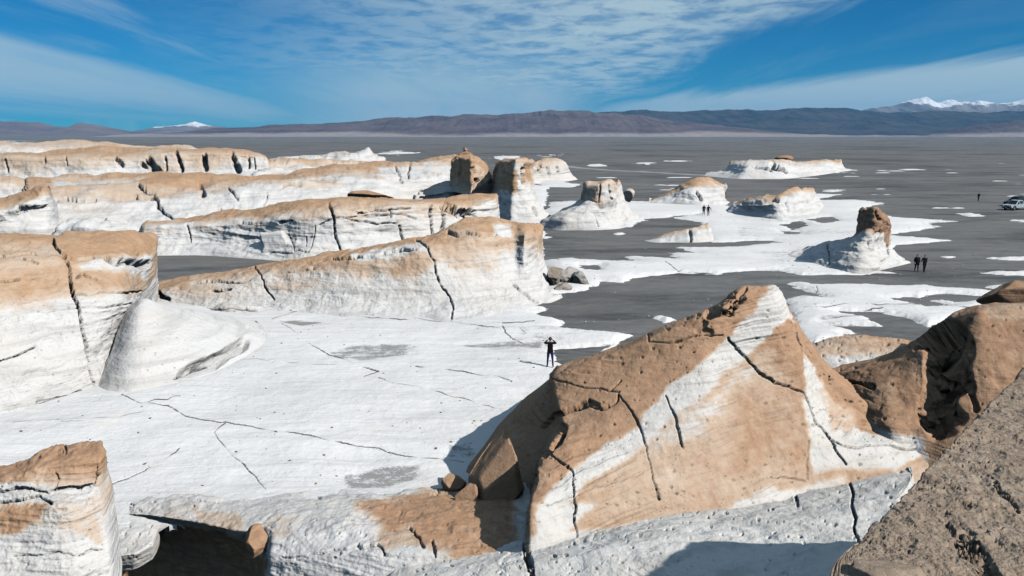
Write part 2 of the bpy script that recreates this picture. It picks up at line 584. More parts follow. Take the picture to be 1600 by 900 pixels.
def line_dist(x, y, L):
    d2 = np.full(x.shape, 1e18)
    for (x0, y0), (x1, y1) in zip(L[:-1], L[1:]):
        ex, ey = x1 - x0, y1 - y0
        t = np.clip(((x - x0) * ex + (y - y0) * ey) / (ex * ex + ey * ey + 1e-9), 0, 1)
        d2 = np.minimum(d2, (x - x0 - t * ex) ** 2 + (y - y0 - t * ey) ** 2)
    return np.sqrt(d2)


def apply_cracks(V, N, sand, cracks, rs, front=None, amp=0.05):
    """open fissures: V-shaped grooves cut into the mesh along lines"""
    px, py = project(V)
    view = np.array([0, 0, CAM_H]) - V
    facing = (np.einsum('ij,ij->i', N, view) > 0)
    if front is not None: facing &= front
    for ck in cracks:
        line, w, dep = ck[0], ck[1], ck[2]
        if 2.0 < w < 4.2: w = max(2.05, w * 0.8)
        groove_shade = ck[3] if len(ck) > 3 else 1.0  # strength of the shade painted into the groove
        L = jag(line, amp, rs)
        x0, y0 = L.min(0) - 8 - w; x1, y1 = L.max(0) + 8 + w
        c = np.where(facing & (px > x0) & (px < x1) & (py > y0) & (py < y1))[0]
        if not len(c): continue
        if w > 2.0:
            wob = w * (0.85 + 0.45 * vnoise(np.stack([px[c] * 0.035, py[c] * 0.035, 0 * px[c]], -1), 5))
            d = line_dist(px[c], py[c], L)
            k = 1 - smoothstep(wob * 0.45, wob, d)
            V[c] -= N[c] * (dep * k)[:, None]
            sand[c] = np.maximum(sand[c], k * groove_shade)
        else:
            seg = np.linalg.norm(np.diff(L, axis=0), axis=1)
            cum = np.concatenate([[0], np.cumsum(seg)])
            S = np.arange(0, cum[-1], 0.6)
            SX, SY = np.interp(S, cum, L[:, 0]), np.interp(S, cum, L[:, 1])
            gap = vnoise(np.stack([S * 0.05, 0 * S, 0 * S + len(S)], -1), 9)
            done = set()
            for sx, sy, g in zip(SX, SY, gap):
                if g < -0.8: continue
                dd = (px[c] - sx) ** 2 + (py[c] - sy) ** 2
                j = c[np.argmin(dd)]
                if j in done or dd.min() > 9: continue
                done.add(j)
                # slide the vertex on to the line inside its own tangent plane, then sink it
                b = (450 - sy) / F_PX
                ray = np.array([(sx - 800) / F_PX, CP + b * SP, b * CP - SP])
                den = ray @ N[j]
                if abs(den) > 0.06:
                    t = ((V[j] - np.array([0, 0, CAM_H])) @ N[j]) / den
                    q = np.array([0, 0, CAM_H]) + ray * t
                    if np.linalg.norm(q - V[j]) < 6 * np.linalg.norm(V[j] - np.array([0, 0, CAM_H])) / F_PX:
                        V[j] = q
                V[j] = V[j] - N[j] * dep * (0.7 + 0.5 * rs.random())
                sand[j] = groove_shade * min(1.0, max(0.35, 0.72 + 0.6 * g))
    return V, sand


def formation(name, rows, mat, label, cat='rock', tan=None, paint=(), cracks=(), back=(3.0, -0.3), step=1.5,
              smooth=3, usmooth=2, amp=1.0, amp2=1.0, strata=0.0, bed_h=0.35, tilt=(0.06, 0.03), seed=1, pits=0,
              group=None, caps=True, nscale=1.0, curved=True, sandpaint=()):
    """rows run left to right, first row = foot of the near side, last row = crest.
    row = (mode, value, points[, tan]); mode 'z' height, 'Y' distance, 's' set back behind the row before.
    A point is (px, py) or (px, py, value)."""
    rs = np.random.default_rng(seed)
    cnts = {len(r[2]) for r in rows}
    same = len(cnts) == 1
    PX = []
    for r in rows:
        PX.append(np.array([[p[0], p[1], (p[2] if len(p) > 2 else r[1])] for p in r[2]], float))
    lens = [np.sqrt((np.diff(p[:, :2], axis=0) ** 2).sum(1)) for p in PX]
    span = max(l.sum() for l in lens)
    nu = int(max(12, min(900, span / step)))
    if same:
        avg = np.mean(lens, axis=0) + 1e-3
        cu = np.concatenate([[0], np.cumsum(avg)]); cu /= cu[-1]
        us = [cu] * len(rows)
    else:
        us = []
        for p in PX:
            x = p[:, 0]; us.append((x - x[0]) / (x[-1] - x[0]))
    uo = np.linspace(0, 1, nu)
    W, T = [], []
    for k, (r, p, u) in enumerate(zip(rows, PX, us)):
        q = catmull(uo, u, p) if curved else _interp_row(p, uo, u)
        if r[0] == 'z': w = at_z(q[:, 0], q[:, 1], q[:, 2])
        elif r[0] == 'Y': w = at_y(q[:, 0], q[:, 1], q[:, 2])
        else: w = at_y(q[:, 0], q[:, 1], W[-1][:, 1] + q[:, 2])
        W.append(w)
        T.append(np.full(nu, r[3] if len(r) > 3 else (0.0 if tan is None else tan)))
    # hidden far side
    top = W[-1]
    dep, zb = back
    prevd = (W[-1] - W[-2]); 
    away = top[:, :2] / np.linalg.norm(top[:, :2], axis=1, keepdims=True)      # on along the line of sight
    b1 = top.copy(); b1[:, :2] += away * dep * 0.22; b1[:, 2] -= 0.06 * np.maximum(top[:, 2] - zb, 0.05)
    b2 = top.copy(); b2[:, :2] += away * dep * 0.55; b2[:, 2] = zb + (top[:, 2] - zb) * 0.55
    b3 = top.copy(); b3[:, :2] += away * dep; b3[:, 2] = np.minimum(zb, top[:, 2] - 0.05)
    nfront = len(W)
    W += [b1, b2, b3]; T += [T[-1]] * 3
    segs = []
    for k in range(len(W) - 1):
        if k < nfront - 1:
            ax, ay = project(W[k]); bx, by = project(W[k + 1])
            l = np.percentile(np.hypot(ax - bx, ay - by), 80)
            segs.append(int(max(4, min(300, l / step))))
        else:
            segs.append(6)
    G, TT = [], []
    for k in range(len(W) - 1):
        t = np.linspace(0, 1, segs[k], endpoint=False)[:, None, None]
        G.append(W[k][None] * (1 - t) + W[k + 1][None] * t)
        TT.append(T[k][None] * (1 - t[..., 0]) + T[k + 1][None] * t[..., 0])
    G.append(W[-1][None]); TT.append(T[-1][None])
    G = np.concatenate(G); TT = np.concatenate(TT)
    foot = G[0].copy()
    G = smooth1(G, 0, smooth); TT = smooth1(TT, 0, smooth + 2)
    G = smooth1(G, 1, usmooth)
    nv = len(G)
    V = G.reshape(-1, 3); F = grid_faces(nv, nu); tv = TT.ravel()
    iv = np.repeat(np.arange(nv), nu)
    if caps:
        nc = 8
        base = len(V); extra, ef, et = [], [], []
        c = sum(segs[:nfront - 1])
        for side in (0, nu - 1):
            fr, bk = G[:c + 1, side], G[c:, side]
            start = base + sum(len(e) for e in extra)
            zz = np.minimum.accumulate(bk[:, 2])[::-1]
            tb = np.interp(fr[:, 2], zz + np.arange(len(zz)) * 1e-7, np.arange(len(bk))[::-1])
            pb = np.stack([np.interp(tb, np.arange(len(bk)), bk[:, k]) for k in range(3)], -1)
            idx = np.empty((c + 1, nc + 1), int)
            f = np.linspace(0, 1, nc + 1)
            Q = fr[:, None] * (1 - f)[None, :, None] + pb[:, None] * f[None, :, None]
            wid = np.linalg.norm(pb - fr, axis=1)[:, None]
            Q[:, :, 0] += (-1 if side == 0 else 1) * 0.08 * np.minimum(wid, 4) * np.sin(math.pi * f)[None]
            idx[:, 0] = np.arange(c + 1) * nu + side
            idx[:, 1:] = start + np.arange((c + 1) * nc).reshape(c + 1, nc)
            extra.append(Q[:, 1:].reshape(-1, 3)); et.append(np.repeat(TT[:c + 1, side], nc))
            a = idx[:-1, :-1].ravel(); b = idx[1:, :-1].ravel(); d = idx[1:, 1:].ravel(); e = idx[:-1, 1:].ravel()
            ef.append(np.stack([a, b, d, e] if side == 0 else [a, e, d, b], -1))
        V = np.concatenate([V] + extra); tv = np.concatenate([tv] + et)
        F = np.concatenate([F] + ef); iv = np.concatenate([iv, np.full(len(V) - len(iv), -1)])
    V = V.astype(np.float64)
    N = vnormals(V, F)
    sand = np.zeros(len(V))
    px, py = project(V)
    front = (iv >= 0) & (iv < sum(segs[:nfront - 1]) + 3)
    sz0 = np.median(V[:, 1]) / 25.0
    wq = V / sz0
    wx = 14 * fbm(wq * 0.9, 4, seed + 31, 0.6); wy = 14 * fbm(wq * 0.9 + 7.7, 4, seed + 37, 0.6)
    tv = tv + 0.16 * fbm(wq * 0.8, 3, seed + 41) * front
    for pt in paint:
        wk = min(1.0, 0.35 + (np.ptp([p[0] for p in pt[0]]) + np.ptp([p[1] for p in pt[0]])) / 300.0)
        sd = poly_sd(px + wk * wx, py + wk * wy, pt[0])
        soft = pt[2] if len(pt) > 2 else 8
        k = smoothstep(-soft, soft, sd) * front
        tv = tv * (1 - k) + pt[1] * k
    for pt in sandpaint:
        sd = poly_sd(px, py, pt[0])
        k = smoothstep(-pt[2], pt[2], sd) * front
        sand = np.maximum(sand, pt[1] * k)
    # relief, in metres, following the size of the thing
    sz = np.median(V[:, 1]) / 25.0 * nscale
    P = V / sz
    keep = np.clip((iv.astype(float)) / 6, 0, 1); keep[iv < 0] = 1
    d = 0.16 * fbm(P * 0.55, 3, seed) * amp
    rid = fbm(P * np.array([0.9, 0.9, 1.7]), 4, seed + 51, 0.55, ridged=True)
    d = d + 0.10 * np.minimum(rid - 0.12, 0.35) * amp2
    d = d + 0.05 * fbm(P * 3.1, 4, seed + 5, 0.62) * amp2
    if strata:
        w = (P[:, 2] + tilt[0] * P[:, 0] + tilt[1] * P[:, 1] + 0.10 * fbm(P * 0.6, 2, seed + 3)) / bed_h
        q = np.stack([P[:, 0] * 0.25, P[:, 1] * 0.25, w], -1)
        st = fbm(q, 3, seed + 8, 0.55, ridged=True)
        patch = smoothstep(-0.35, 0.45, fbm(P * 0.5, 2, seed + 21))
        wl = w + 0.5 * fbm(P * 0.35, 2, seed + 61)
        k_ = np.floor(wl)
        la = 0.5 + 0.5 * _hash(k_.astype(np.int64) & 0xFFFF, 0 * k_.astype(np.int64), 0 * k_.astype(np.int64), seed)
        saw = wl - k_
        saw = np.where(saw < 0.82, saw / 0.82, (1 - saw) / 0.18)          # ledges with a sharp overhanging lip
        d = d + strata * (0.07 * (st - 0.2) * (0.25 + 0.75 * patch) + 0.085 * la ** 2 * (saw ** 1.5 - 0.45) * patch)
    V = V + N * (d * sz * keep)[:, None]
    if pits:
        cand = np.where(front)[0]
        for j in rs.choice(cand, pits):
            r = (1.0 + 1.5 * rs.random() ** 3)
            m = np.where((np.abs(px - px[j]) < r * 1.6) & (np.abs(py - py[j]) < r) & front)[0]
            k = np.clip(1 - ((px[m] - px[j]) / (1.6 * r)) ** 2 - ((py[m] - py[j]) / r) ** 2 + 0.5 * rs.normal(size=len(m)) * 0.6, 0, 1)
            V[m] -= N[m] * (k * r * 1.9 * V[j, 1] / F_PX)[:, None]
    if cracks:
        N = vnormals(V, F)
        V, sand = apply_cracks(V, N, sand, cracks, rs, front)
    o = mesh_object(name, V, F, mat, {'tan': tv, 'sand': sand})  # on rocks the sand attribute holds painted groove shade
    tag(o, label, cat, group)
    return o


def boulder(name, c, dims, mat, label=None, cat='boulder', seed=1, rot=0.0, tan=0.9, cuts=14, sub=5, rough=0.10, group=None,
            sink=0.15, tiltx=0.0, tilty=0.0):
    """an angular block: a sphere chopped by random planes, then weathered; c = foot point"""
    rs = np.random.default_rng(seed)
    bm = bmesh.new()
    bmesh.ops.create_icosphere(bm, subdivisions=sub, radius=1.0)
    bm.verts.ensure_lookup_table()
    V = np.array([v.co[:] for v in bm.verts]); F = np.array([[v.index for v in f.verts] for f in bm.faces])
    bm.free()
    for k in range(cuts):
        n = rs.normal(size=3); n /= np.linalg.norm(n)
        h = 0.45 + 0.30 * rs.random()
        e = V @ n - h
        V = V - np.outer(np.maximum(e, 0) * 0.995, n)
    V = V / np.abs(V).max(0)
    V = V + V * (0.7 * rough * fbm(V * 1.9, 5, seed + 2, 0.62))[:, None]
    V = V * (np.array(dims) / 2)
    M = np.array(Matrix.Rotation(rot, 3, 'Z') @ Matrix.Rotation(tiltx, 3, 'X') @ Matrix.Rotation(tilty, 3, 'Y'))
    V = V @ M.T
    V[:, 2] -= V[:, 2].min() + sink * dims[2]
    V = V + np.asarray(c, float)
    tv = np.full(len(V), tan) + 0.25 * fbm(V / max(dims) * 2, 2, seed)
    o = mesh_object(name, V, F, mat, {'tan': tv, 'sand': np.zeros(len(V))})
    if label: tag(o, label, cat, group)
    return o

# ------------------------------------------------------------------ the sand plain, the white pavement, hills
def pit_drop(X, Y, back=0.0):
    """the ground breaks off into a hollow just below the lookout"""
    w = 0.5 * fbm(np.stack([X * 0.5, Y * 0.5, 0 * X], -1), 3, 91)
    e = 25.9 + back + w - 0.05 * np.minimum(X + 12, 0) + 0.03 * np.maximum(X - 6, 0)
    return -4.5 * smoothstep(0.35, -0.25, Y - e)


def geo(lo, hi, first, ratio):
    out = [lo]; s = first
    while out[-1] < hi:
        out.append(out[-1] + s); s *= ratio
    return np.array(out)


def build_plain():
    ys = np.concatenate([[-3000, -800, -200, -60], np.arange(-20, 20, 4), np.arange(20, 60, 0.5), geo(60, 14000, 0.5, 1.035)])
    xp = geo(0, 16000, 0.6, 1.04)
    xs = np.concatenate([-xp[:0:-1], xp])
    X, Y = np.meshgrid(xs, ys)
    X, Y = X.ravel(), Y.ravel()
    q = np.stack([X * 0.05, Y * 0.09, 0 * X], -1)
    Z = 0.10 * fbm(q, 4, 31) + 0.035 * fbm(q * 6, 3, 37)
    Z += smoothstep(300, 3000, np.hypot(X, Y)) * 1.2 * fbm(q * 0.06, 3, 41)
    Z += pit_drop(X, Y, 1.8)
    o = mesh_object('sand_plain', np.stack([X, Y, Z], -1), grid_faces(len(ys), len(xs)), M_SAND)
    o['kind'] = 'structure'


build_plain()

FLOOR = [
    [(-420, 470), (-420, 215), (0, 222), (250, 229), (420, 248), (560, 256), (720, 268), (858, 292), (850, 345), (846, 405), (846, 470)],
    [(-420, 460), (846, 466), (836, 478), (858, 486), (835, 491), (886, 502), (880, 512), (985, 524), (962, 540), (935, 556), (888, 577),
     (905, 620), (1000, 720), (1200, 900), (1200, 1300), (-420, 1300)],
    [(840, 472), (850, 408), (890, 404), (935, 407), (1000, 409), (975, 400), (1056, 405), (1045, 395), (1094, 396), (1056, 387), (1150, 386),
     (1200, 380), (1290, 378), (1400, 398), (1418, 409), (1350, 420), (1419, 429), (1318, 431), (1250, 432), (1222, 424), (1181, 424),
     (1122, 430), (1062, 427), (994, 434), (975, 443), (940, 440), (915, 455), (880, 460), (860, 470)],
    [(848, 357), (850, 330), (859, 316), (916, 312), (1000, 314), (1134, 318), (1140, 330), (1165, 311), (1268, 301), (1312, 304), (1280, 312),
     (1337, 311), (1376, 317), (1345, 328), (1396, 339), (1497, 346), (1446, 351), (1469, 354), (1430, 360), (1393, 367), (1482, 376),
     (1400, 384), (1380, 400), (1300, 392), (1240, 384), (1206, 376), (1112, 380), (1090, 365), (1100, 349), (1050, 341), (1097, 334),
     (1009, 344), (984, 355), (931, 357)],
    [(1227, 444), (1251, 440), (1275, 445), (1320, 443), (1387, 446), (1445, 446), (1539, 454), (1582, 461), (1467, 460), (1437, 465),
     (1493, 472), (1547, 470), (1549, 482), (1470, 504), (1448, 512), (1419, 497), (1371, 487), (1313, 487), (1352, 496), (1382, 511),
     (1289, 508), (1342, 521), (1317, 522), (1328, 528), (1272, 538), (1235, 520), (1240, 484), (1219, 471), (1255, 462), (1293, 466), (1250, 452)],
    [(1460, 401), (1484, 399), (1507, 401), (1480, 404)], [(1543, 404), (1600, 402), (1700, 402), (1700, 408), (1570, 407)],
    [(1532, 427), (1600, 424), (1700, 425), (1700, 432), (1570, 431)], [(1540, 449), (1600, 442), (1700, 440), (1700, 454), (1570, 453)],
    [(1494, 334), (1515, 333), (1542, 337), (1515, 338)], [(826, 275), (870, 283), (908, 288), (893, 293), (850, 292)],
    [(1103, 273), (1130, 268), (1320, 262), (1335, 266), (1200, 279), (1135, 279)], [(975, 256), (1010, 253.5), (1040, 255), (1010, 257)],
    [(1398, 264), (1418, 263), (1443, 265), (1420, 266)], [(920, 258), (936, 255.5), (946, 258.5), (930, 260)],
    [(588, 240), (620, 235.5), (658, 239), (620, 242)], [(395, 250), (470, 243), (560, 242), (600, 250), (520, 262), (420, 262)],
    [(1040, 251.5), (1072, 250), (1090, 251.6), (1060, 252.6)], [(842, 243), (880, 241), (882, 243.4), (850, 244.4)], [(760, 246), (800, 243), (820, 246), (790, 250)],
    [(1330, 314), (1352, 312), (1362, 315), (1345, 317)], [(960, 365), (972, 363), (974, 366), (962, 368)], [(1280, 297), (1310, 295), (1325, 298), (1300, 300)],
    [(1018, 497), (1030, 493), (1058, 499), (1040, 503), (1030, 499)], [(1580, 345), (1640, 341), (1640, 346), (1600, 348)], [(838, 369), (862, 371), (850, 375)],
]
HOLES = [
    [(866, 546), (960, 538), (930, 556), (885, 573), (868, 566)],
    [(1372, 465), (1425, 464), (1492, 479), (1450, 480)],
    [(246, 388), (300, 384), (400, 392), (500, 402), (490, 415), (350, 432), (230, 455), (226, 440)],
    [(905, 415), (935, 414), (938, 424), (915, 422)],
    [(1222, 352), (1250, 347), (1262, 352), (1240, 359)], [(1218, 361), (1250, 362), (1252, 366), (1225, 366)],
    [(1262, 342), (1300, 340), (1312, 345), (1285, 349)],
]
SANDY = [   # thin sand lying in shallow hollows of the pavement
    ([(512, 558), (545, 548), (610, 544), (655, 548), (640, 562), (570, 572), (520, 569)], 0.62, 10),
    ([(715, 545), (770, 540), (850, 541), (845, 549), (770, 552)], 0.66, 6),
    ([(432, 508), (470, 505), (505, 510), (470, 515)], 0.75, 4),
    ([(535, 755), (590, 742), (655, 735), (665, 755), (600, 772), (545, 775)], 0.62, 14),
    ([(700, 708), (740, 700), (740, 725), (700, 725)], 0.55, 10),
    ([(320, 478), (360, 473), (420, 488), (400, 493), (335, 488)], 0.7, 4),
    ([(800, 520), (850, 505), (930, 520), (880, 540), (840, 560), (800, 545)], 0.42, 16),
    ([(1160, 395), (1260, 388), (1290, 410), (1200, 415)], 0.42, 14),
    ([(1280, 500), (1320, 495), (1315, 508), (1280, 508)], 0.5, 6),
    ([(1120, 340), (1180, 338), (1260, 345), (1180, 352)], 0.4, 8),
    ([(1150, 355), (1350, 365), (1330, 372), (1150, 372)], 0.42, 8),
]
FLOOR_CRACKS = [
    ([(190, 616), (230, 628), (290, 650), (345, 660), (400, 668), (500, 684), (560, 697), (620, 710), (725, 722)], 2.3, 0.22, 1.0),
    ([(352, 661), (335, 675), (345, 690), (375, 720), (400, 745), (415, 764)], 1, 0.15),
    ([(230, 628), (262, 624), (282, 618)], 1, 0.1),
    ([(155, 771), (215, 740), (255, 718), (280, 700)], 2.1, 0.2, 1.0),
    ([(440, 505), (470, 525), (515, 555), (560, 572), (592, 580), (568, 588)], 1, 0.16),
    ([(592, 590), (650, 603), (690, 613), (735, 625), (772, 637)], 1, 0.16),
    ([(650, 572), (700, 577), (750, 586), (800, 596)], 1, 0.1),
    ([(430, 470), (458, 487), (520, 490), (600, 497), (700, 502), (780, 512)], 1, 0.14),
    ([(425, 498), (440, 493), (458, 487)], 1, 0.14),
    ([(785, 509), (790, 520), (802, 530), (818, 537)], 2.1, 0.15, 1.0),
    ([(785, 504), (810, 503), (835, 501)], 1, 0.1), ([(810, 505), (813, 513), (822, 520)], 1, 0.1),
    ([(0, 567), (25, 556), (58, 541)], 1, 0.1),
    ([(806, 568), (822, 569), (838, 573)], 1, 0.03, 0.2),  # faint dark streak painted where the standing person's shadow falls
    ([(150, 800), (190, 801), (215, 801)], 1, 0.1),
    ([(320, 555), (400, 560), (470, 566), (540, 570)], 1, 0.05, 0.5),
    ([(20, 660), (90, 655), (150, 652), (240, 640)], 1, 0.05, 0.5),
    ([(1255, 480), (1350, 472), (1440, 476), (1520, 480)], 1, 0.08, 0.7),
    ([(1275, 445), (1278, 452), (1274, 462)], 1, 0.1),
    ([(1290, 497), (1340, 492), (1380, 480)], 1, 0.08, 0.7),
    ([(1040, 408), (1060, 424), (1080, 415), (1110, 405)], 1, 0.06, 0.6),
]


def build_floor():
    pys = np.concatenate([np.arange(219, 300, 0.7), np.arange(300, 450, 1.0), np.arange(450, 905, 1.2), np.arange(905, 1300, 12)])
    pxs = np.concatenate([np.arange(-420, -20, 8), np.arange(-20, 1620, 1.7), np.arange(1620, 1900, 8)])
    PX, PY = np.meshgrid(pxs, pys)
    PX, PY = PX.ravel(), PY.ravel()
    V = at_z(PX, PY, 0.0)
    X, Y = V[:, 0], V[:, 1]
    sd = np.full(PX.shape, -60.0)
    ky = 4.0
    for P in FLOOR:
        A = np.array(P)
        m = (PX > A[:, 0].min() - 40) & (PX < A[:, 0].max() + 40) & (PY > A[:, 1].min() - 15) & (PY < A[:, 1].max() + 15)
        sd[m] = np.maximum(sd[m], np.clip(poly_sd(PX[m], PY[m], P, ky), -60, 60))
    for P in HOLES:
        A = np.array(P)
        m = (PX > A[:, 0].min() - 40) & (PX < A[:, 0].max() + 40) & (PY > A[:, 1].min() - 15) & (PY < A[:, 1].max() + 15)
        sd[m] = np.minimum(sd[m], -poly_sd(PX[m], PY[m], P, ky))
    # wind-drawn fingers along the shore line; widths grow with distance as the pavement thins out
    sd0 = np.abs(sd)
    s = np.clip(Y / 60.0, 0.5, 6.0)
    a = -0.10
    U = (X * math.cos(a) + Y * math.sin(a)); W = (-X * math.sin(a) + Y * math.cos(a))
    LY = np.where(Y < 30, Y / 30 * 60, 60 + 60 * np.log(np.maximum(Y, 30) / 30))      # even scale in perspective
    q = np.stack([U / (3.6 * s), LY / 1.4 + 0.15 * X / s, 0 * U], -1)
    n1 = fbm(q, 5, 51, 0.6)
    sd = sd + 10 * n1 + 7 * fbm(q * np.array([3.2, 5.5, 1]), 4, 53, 0.62)
    # thin white streaks showing through the sand beyond
    wis = fbm(np.stack([U / (5.0 * s), LY / 0.9 + 0.1 * X / s, 0 * U + 5], -1), 4, 83, 0.6)
    area = smoothstep(85, 130, Y) * smoothstep(520, 380, Y) * smoothstep(-30, 40, X)
    sd = np.maximum(sd, 55 * (wis - 0.50) - 60 * (1 - area))
    h = 0.22 * np.tanh(sd / 10.0) + 0.06 * np.tanh(sd / 40)
    dq = np.clip(Y / 50, 1, 5)
    Yw = np.where(Y < 50, Y, 50 + 50 * np.log(np.maximum(Y, 50) / 50))
    q2 = np.stack([X * 0.22 / dq, Yw * 0.26, 0 * X], -1)
    inside = smoothstep(0, 40, sd)
    h += inside * (0.16 * fbm(q2, 3, 57) + 0.05) + smoothstep(-10, 10, sd) * 0.020 * smoothstep(58, 40, Y) * fbm(q2 * 6, 3, 61, 0.6)
    # low drawn-out ledges
    led = fbm(np.stack([U * 0.10 / dq, Yw * 0.40, 0 * U], -1), 3, 71, ridged=True)
    h += inside * 0.07 * (led - 0.1)
    Z = h + pit_drop(X, Y)
    V = np.stack([X, Y, Z], -1)
    sand = np.zeros(len(V))
    for P, val, soft in SANDY:
        A = np.array(P)
        m = (PX > A[:, 0].min() - 40) & (PX < A[:, 0].max() + 40) & (PY > A[:, 1].min() - 15) & (PY < A[:, 1].max() + 15)
        k = smoothstep(-soft * 1.5, soft, poly_sd(PX[m], PY[m], P, 3.0))
        sand[m] = np.maximum(sand[m], k * val)
    sand = np.maximum(sand, 0.8 * smoothstep(13, -3, sd) * smoothstep(-0.3, 0.5, fbm(q * 2.2, 3, 77)))
    V[:, 2] -= 0.06 * sand
    F = grid_faces(len(pys), len(pxs))[:, ::-1]
    keep = (sd[F] > -16).any(1) & (pit_drop(X, Y)[F] > -0.25).all(1)
    F = F[keep]
    N = vnormals(V, F); N = np.where(N[:, 2:3] < 0, -N, N)
    crack = np.zeros(len(V))
    V, crack = apply_cracks(V, N, crack, [(c[0], 1.0, c[2] * 0.12, c[3] if len(c) > 3 else 1.0) for c in FLOOR_CRACKS], np.random.default_rng(3), amp=0.035)
    used = np.unique(F); remap = np.full(len(V), -1); remap[used] = np.arange(len(used))
    o = mesh_object('pumice_pavement', V[used], remap[F], M_FLOOR, {'sand': sand[used], 'crack': crack[used]})
    o['kind'] = 'structure'


build_floor()


def hill(name, crest, Y, base_py, depth, mat, seed, rough=1.0, nx=520, ny=40, gully=1.0):
    A = np.array(crest, float)
    px = np.linspace(A[0, 0], A[-1, 0], nx)
    top = at_y(px, np.interp(px, A[:, 0], A[:, 1]), Y)
    H = np.maximum(top[:, 2], 0.0)
    V = []
    for j in range(ny + 12):
        t = j / ny
        if t <= 1:                       # near slope: foot to crest
            f = t ** 1.25
            y = Y - depth * (1 - t)
        else:
            f = max(0.0, 1 - (t - 1) / (12 / ny) * 1.0)
            y = Y + depth * 1.2 * (t - 1) / (12 / ny)
        V.append(np.stack([top[:, 0] * (y / Y) ** 0.5, np.full(nx, y), H * f - 2.0], -1))
    V = np.concatenate(V)
    tt = np.repeat(np.arange(ny + 12) / ny, nx)
    Hh = np.tile(H, ny + 12)
    q = np.stack([V[:, 0] / (depth * 0.30), V[:, 1] / (depth * 0.8), 0 * V[:, 0]], -1)
    g = fbm(q, 5, seed, 0.55, ridged=True)
    env = np.clip(tt, 0, 1) * np.clip(1.25 - np.abs(tt - 0.55) * 1.3, 0.1, 1)
    V[:, 2] += gully * 0.26 * Hh * env * (g - 0.25)
    q2 = np.stack([V[:, 0] / (depth * 0.08), V[:, 1] / (depth * 0.2), 0 * V[:, 0]], -1)
    V[:, 2] += rough * 0.045 * Hh * np.clip(tt, 0, 1) * fbm(q2, 4, seed + 3, 0.6)
    o = mesh_object(name, V, grid_faces(ny + 12, nx), mat)
    o['kind'] = 'structure'
    return o


M_HILL = mat_hill('hill_rock', (0.105, 0.08, 0.08), (0.165, 0.13, 0.12), salt=26)
M_HILLR = mat_hill('hill_rock_dark', (0.05, 0.055, 0.06), (0.085, 0.085, 0.08), salt=13)
M_FARM = mat_hill('mountain_rock', (0.16, 0.125, 0.12), (0.23, 0.185, 0.165), scale=0.0025)
M_SNOWR = mat_hill('snow_mountain_rock', (0.20, 0.20, 0.20), (0.27, 0.26, 0.25), snow=(272, 292, 300), scale=0.003)
M_SNOWL = mat_hill('snowy_peaks_rock', (0.18, 0.16, 0.16), (0.25, 0.22, 0.21), snow=(84, 96, 170), scale=0.003)
hill('snowy_hills', [(1320, 185), (1365, 169), (1385, 166), (1410, 161), (1430, 156), (1448, 153.5), (1462, 157), (1480, 156), (1505, 159), (1530, 159),
                     (1555, 164), (1575, 163), (1600, 157), (1650, 150), (1750, 165), (1900, 190)], 8200, 213, 1700, M_SNOWR, 5, gully=0.5, rough=2.6)
hill('snowy_hills', [(150, 207), (200, 205), (225, 203), (240, 199), (262, 197), (285, 194), (305, 191), (322, 194), (345, 197), (400, 203), (460, 208)],
     8000, 213, 1500, M_SNOWL, 6, gully=0.7, rough=2.4)
hill('mountains', [(-500, 180), (-300, 195), (-120, 186), (-40, 192), (0, 188), (30, 191), (60, 190.5), (85, 197), (110, 198), (122, 191), (150, 193), (175, 200), (205, 206), (240, 208)],
     7000, 213, 1300, M_FARM, 8, rough=1.3, gully=0.6)
hill('hills', [(200, 209), (260, 207), (330, 200), (380, 199), (420, 196), (470, 193), (500, 194), (520, 192), (560, 190), (572, 189), (600, 186), (650, 183.5),
               (700, 181), (740, 178), (800, 177), (845, 175), (900, 176), (960, 178), (1010, 182), (1080, 190), (1160, 199), (1250, 208), (1320, 214)],
     5200, 213, 1100, M_HILL, 9, nx=700)
hill('hills', [(780, 186), (850, 178), (900, 177), (950, 174), (1000, 172), (1060, 173.5), (1100, 172), (1200, 173), (1250, 171), (1310, 168), (1350, 171), (1400, 173.5),
               (1480, 175), (1540, 174), (1600, 171), (1700, 165), (1850, 175), (2050, 190)], 6200, 213, 1500, M_HILLR, 12, nx=800, gully=0.8)
hill('hills', [(1440, 216), (1470, 207), (1500, 200), (1540, 194), (1580, 190), (1620, 188), (1700, 180), (1800, 190), (1950, 205)], 4700, 213, 500, M_HILL, 14, nx=300)

# ------------------------------------------------------------------ rock formations, far to near
formation('rock_ridge', [('z', 0, [(-160, 251), (0, 251), (120, 250), (250, 249), (340, 247)], 0.0),
                         ('s', 4, [(-160, 240), (0, 241), (120, 243), (250, 242), (338, 243)], 0.1),
                         ('s', 8, [(-160, 228), (0, 229), (60, 231), (125, 228), (200, 232), (250, 234), (335, 240)], 0.45),
                         ('s', 40, [(-160, 224), (0, 223), (60, 225), (100, 222.5), (125, 221), (150, 225), (200, 228), (250, 231), (332, 237)], 0.6)],
          M_FAR, 'farthest pale rock ridge on the left, low against the grey plain', seed=11, back=(40, -1), amp=1.6, strata=0.6, smooth=1, nscale=0.7)

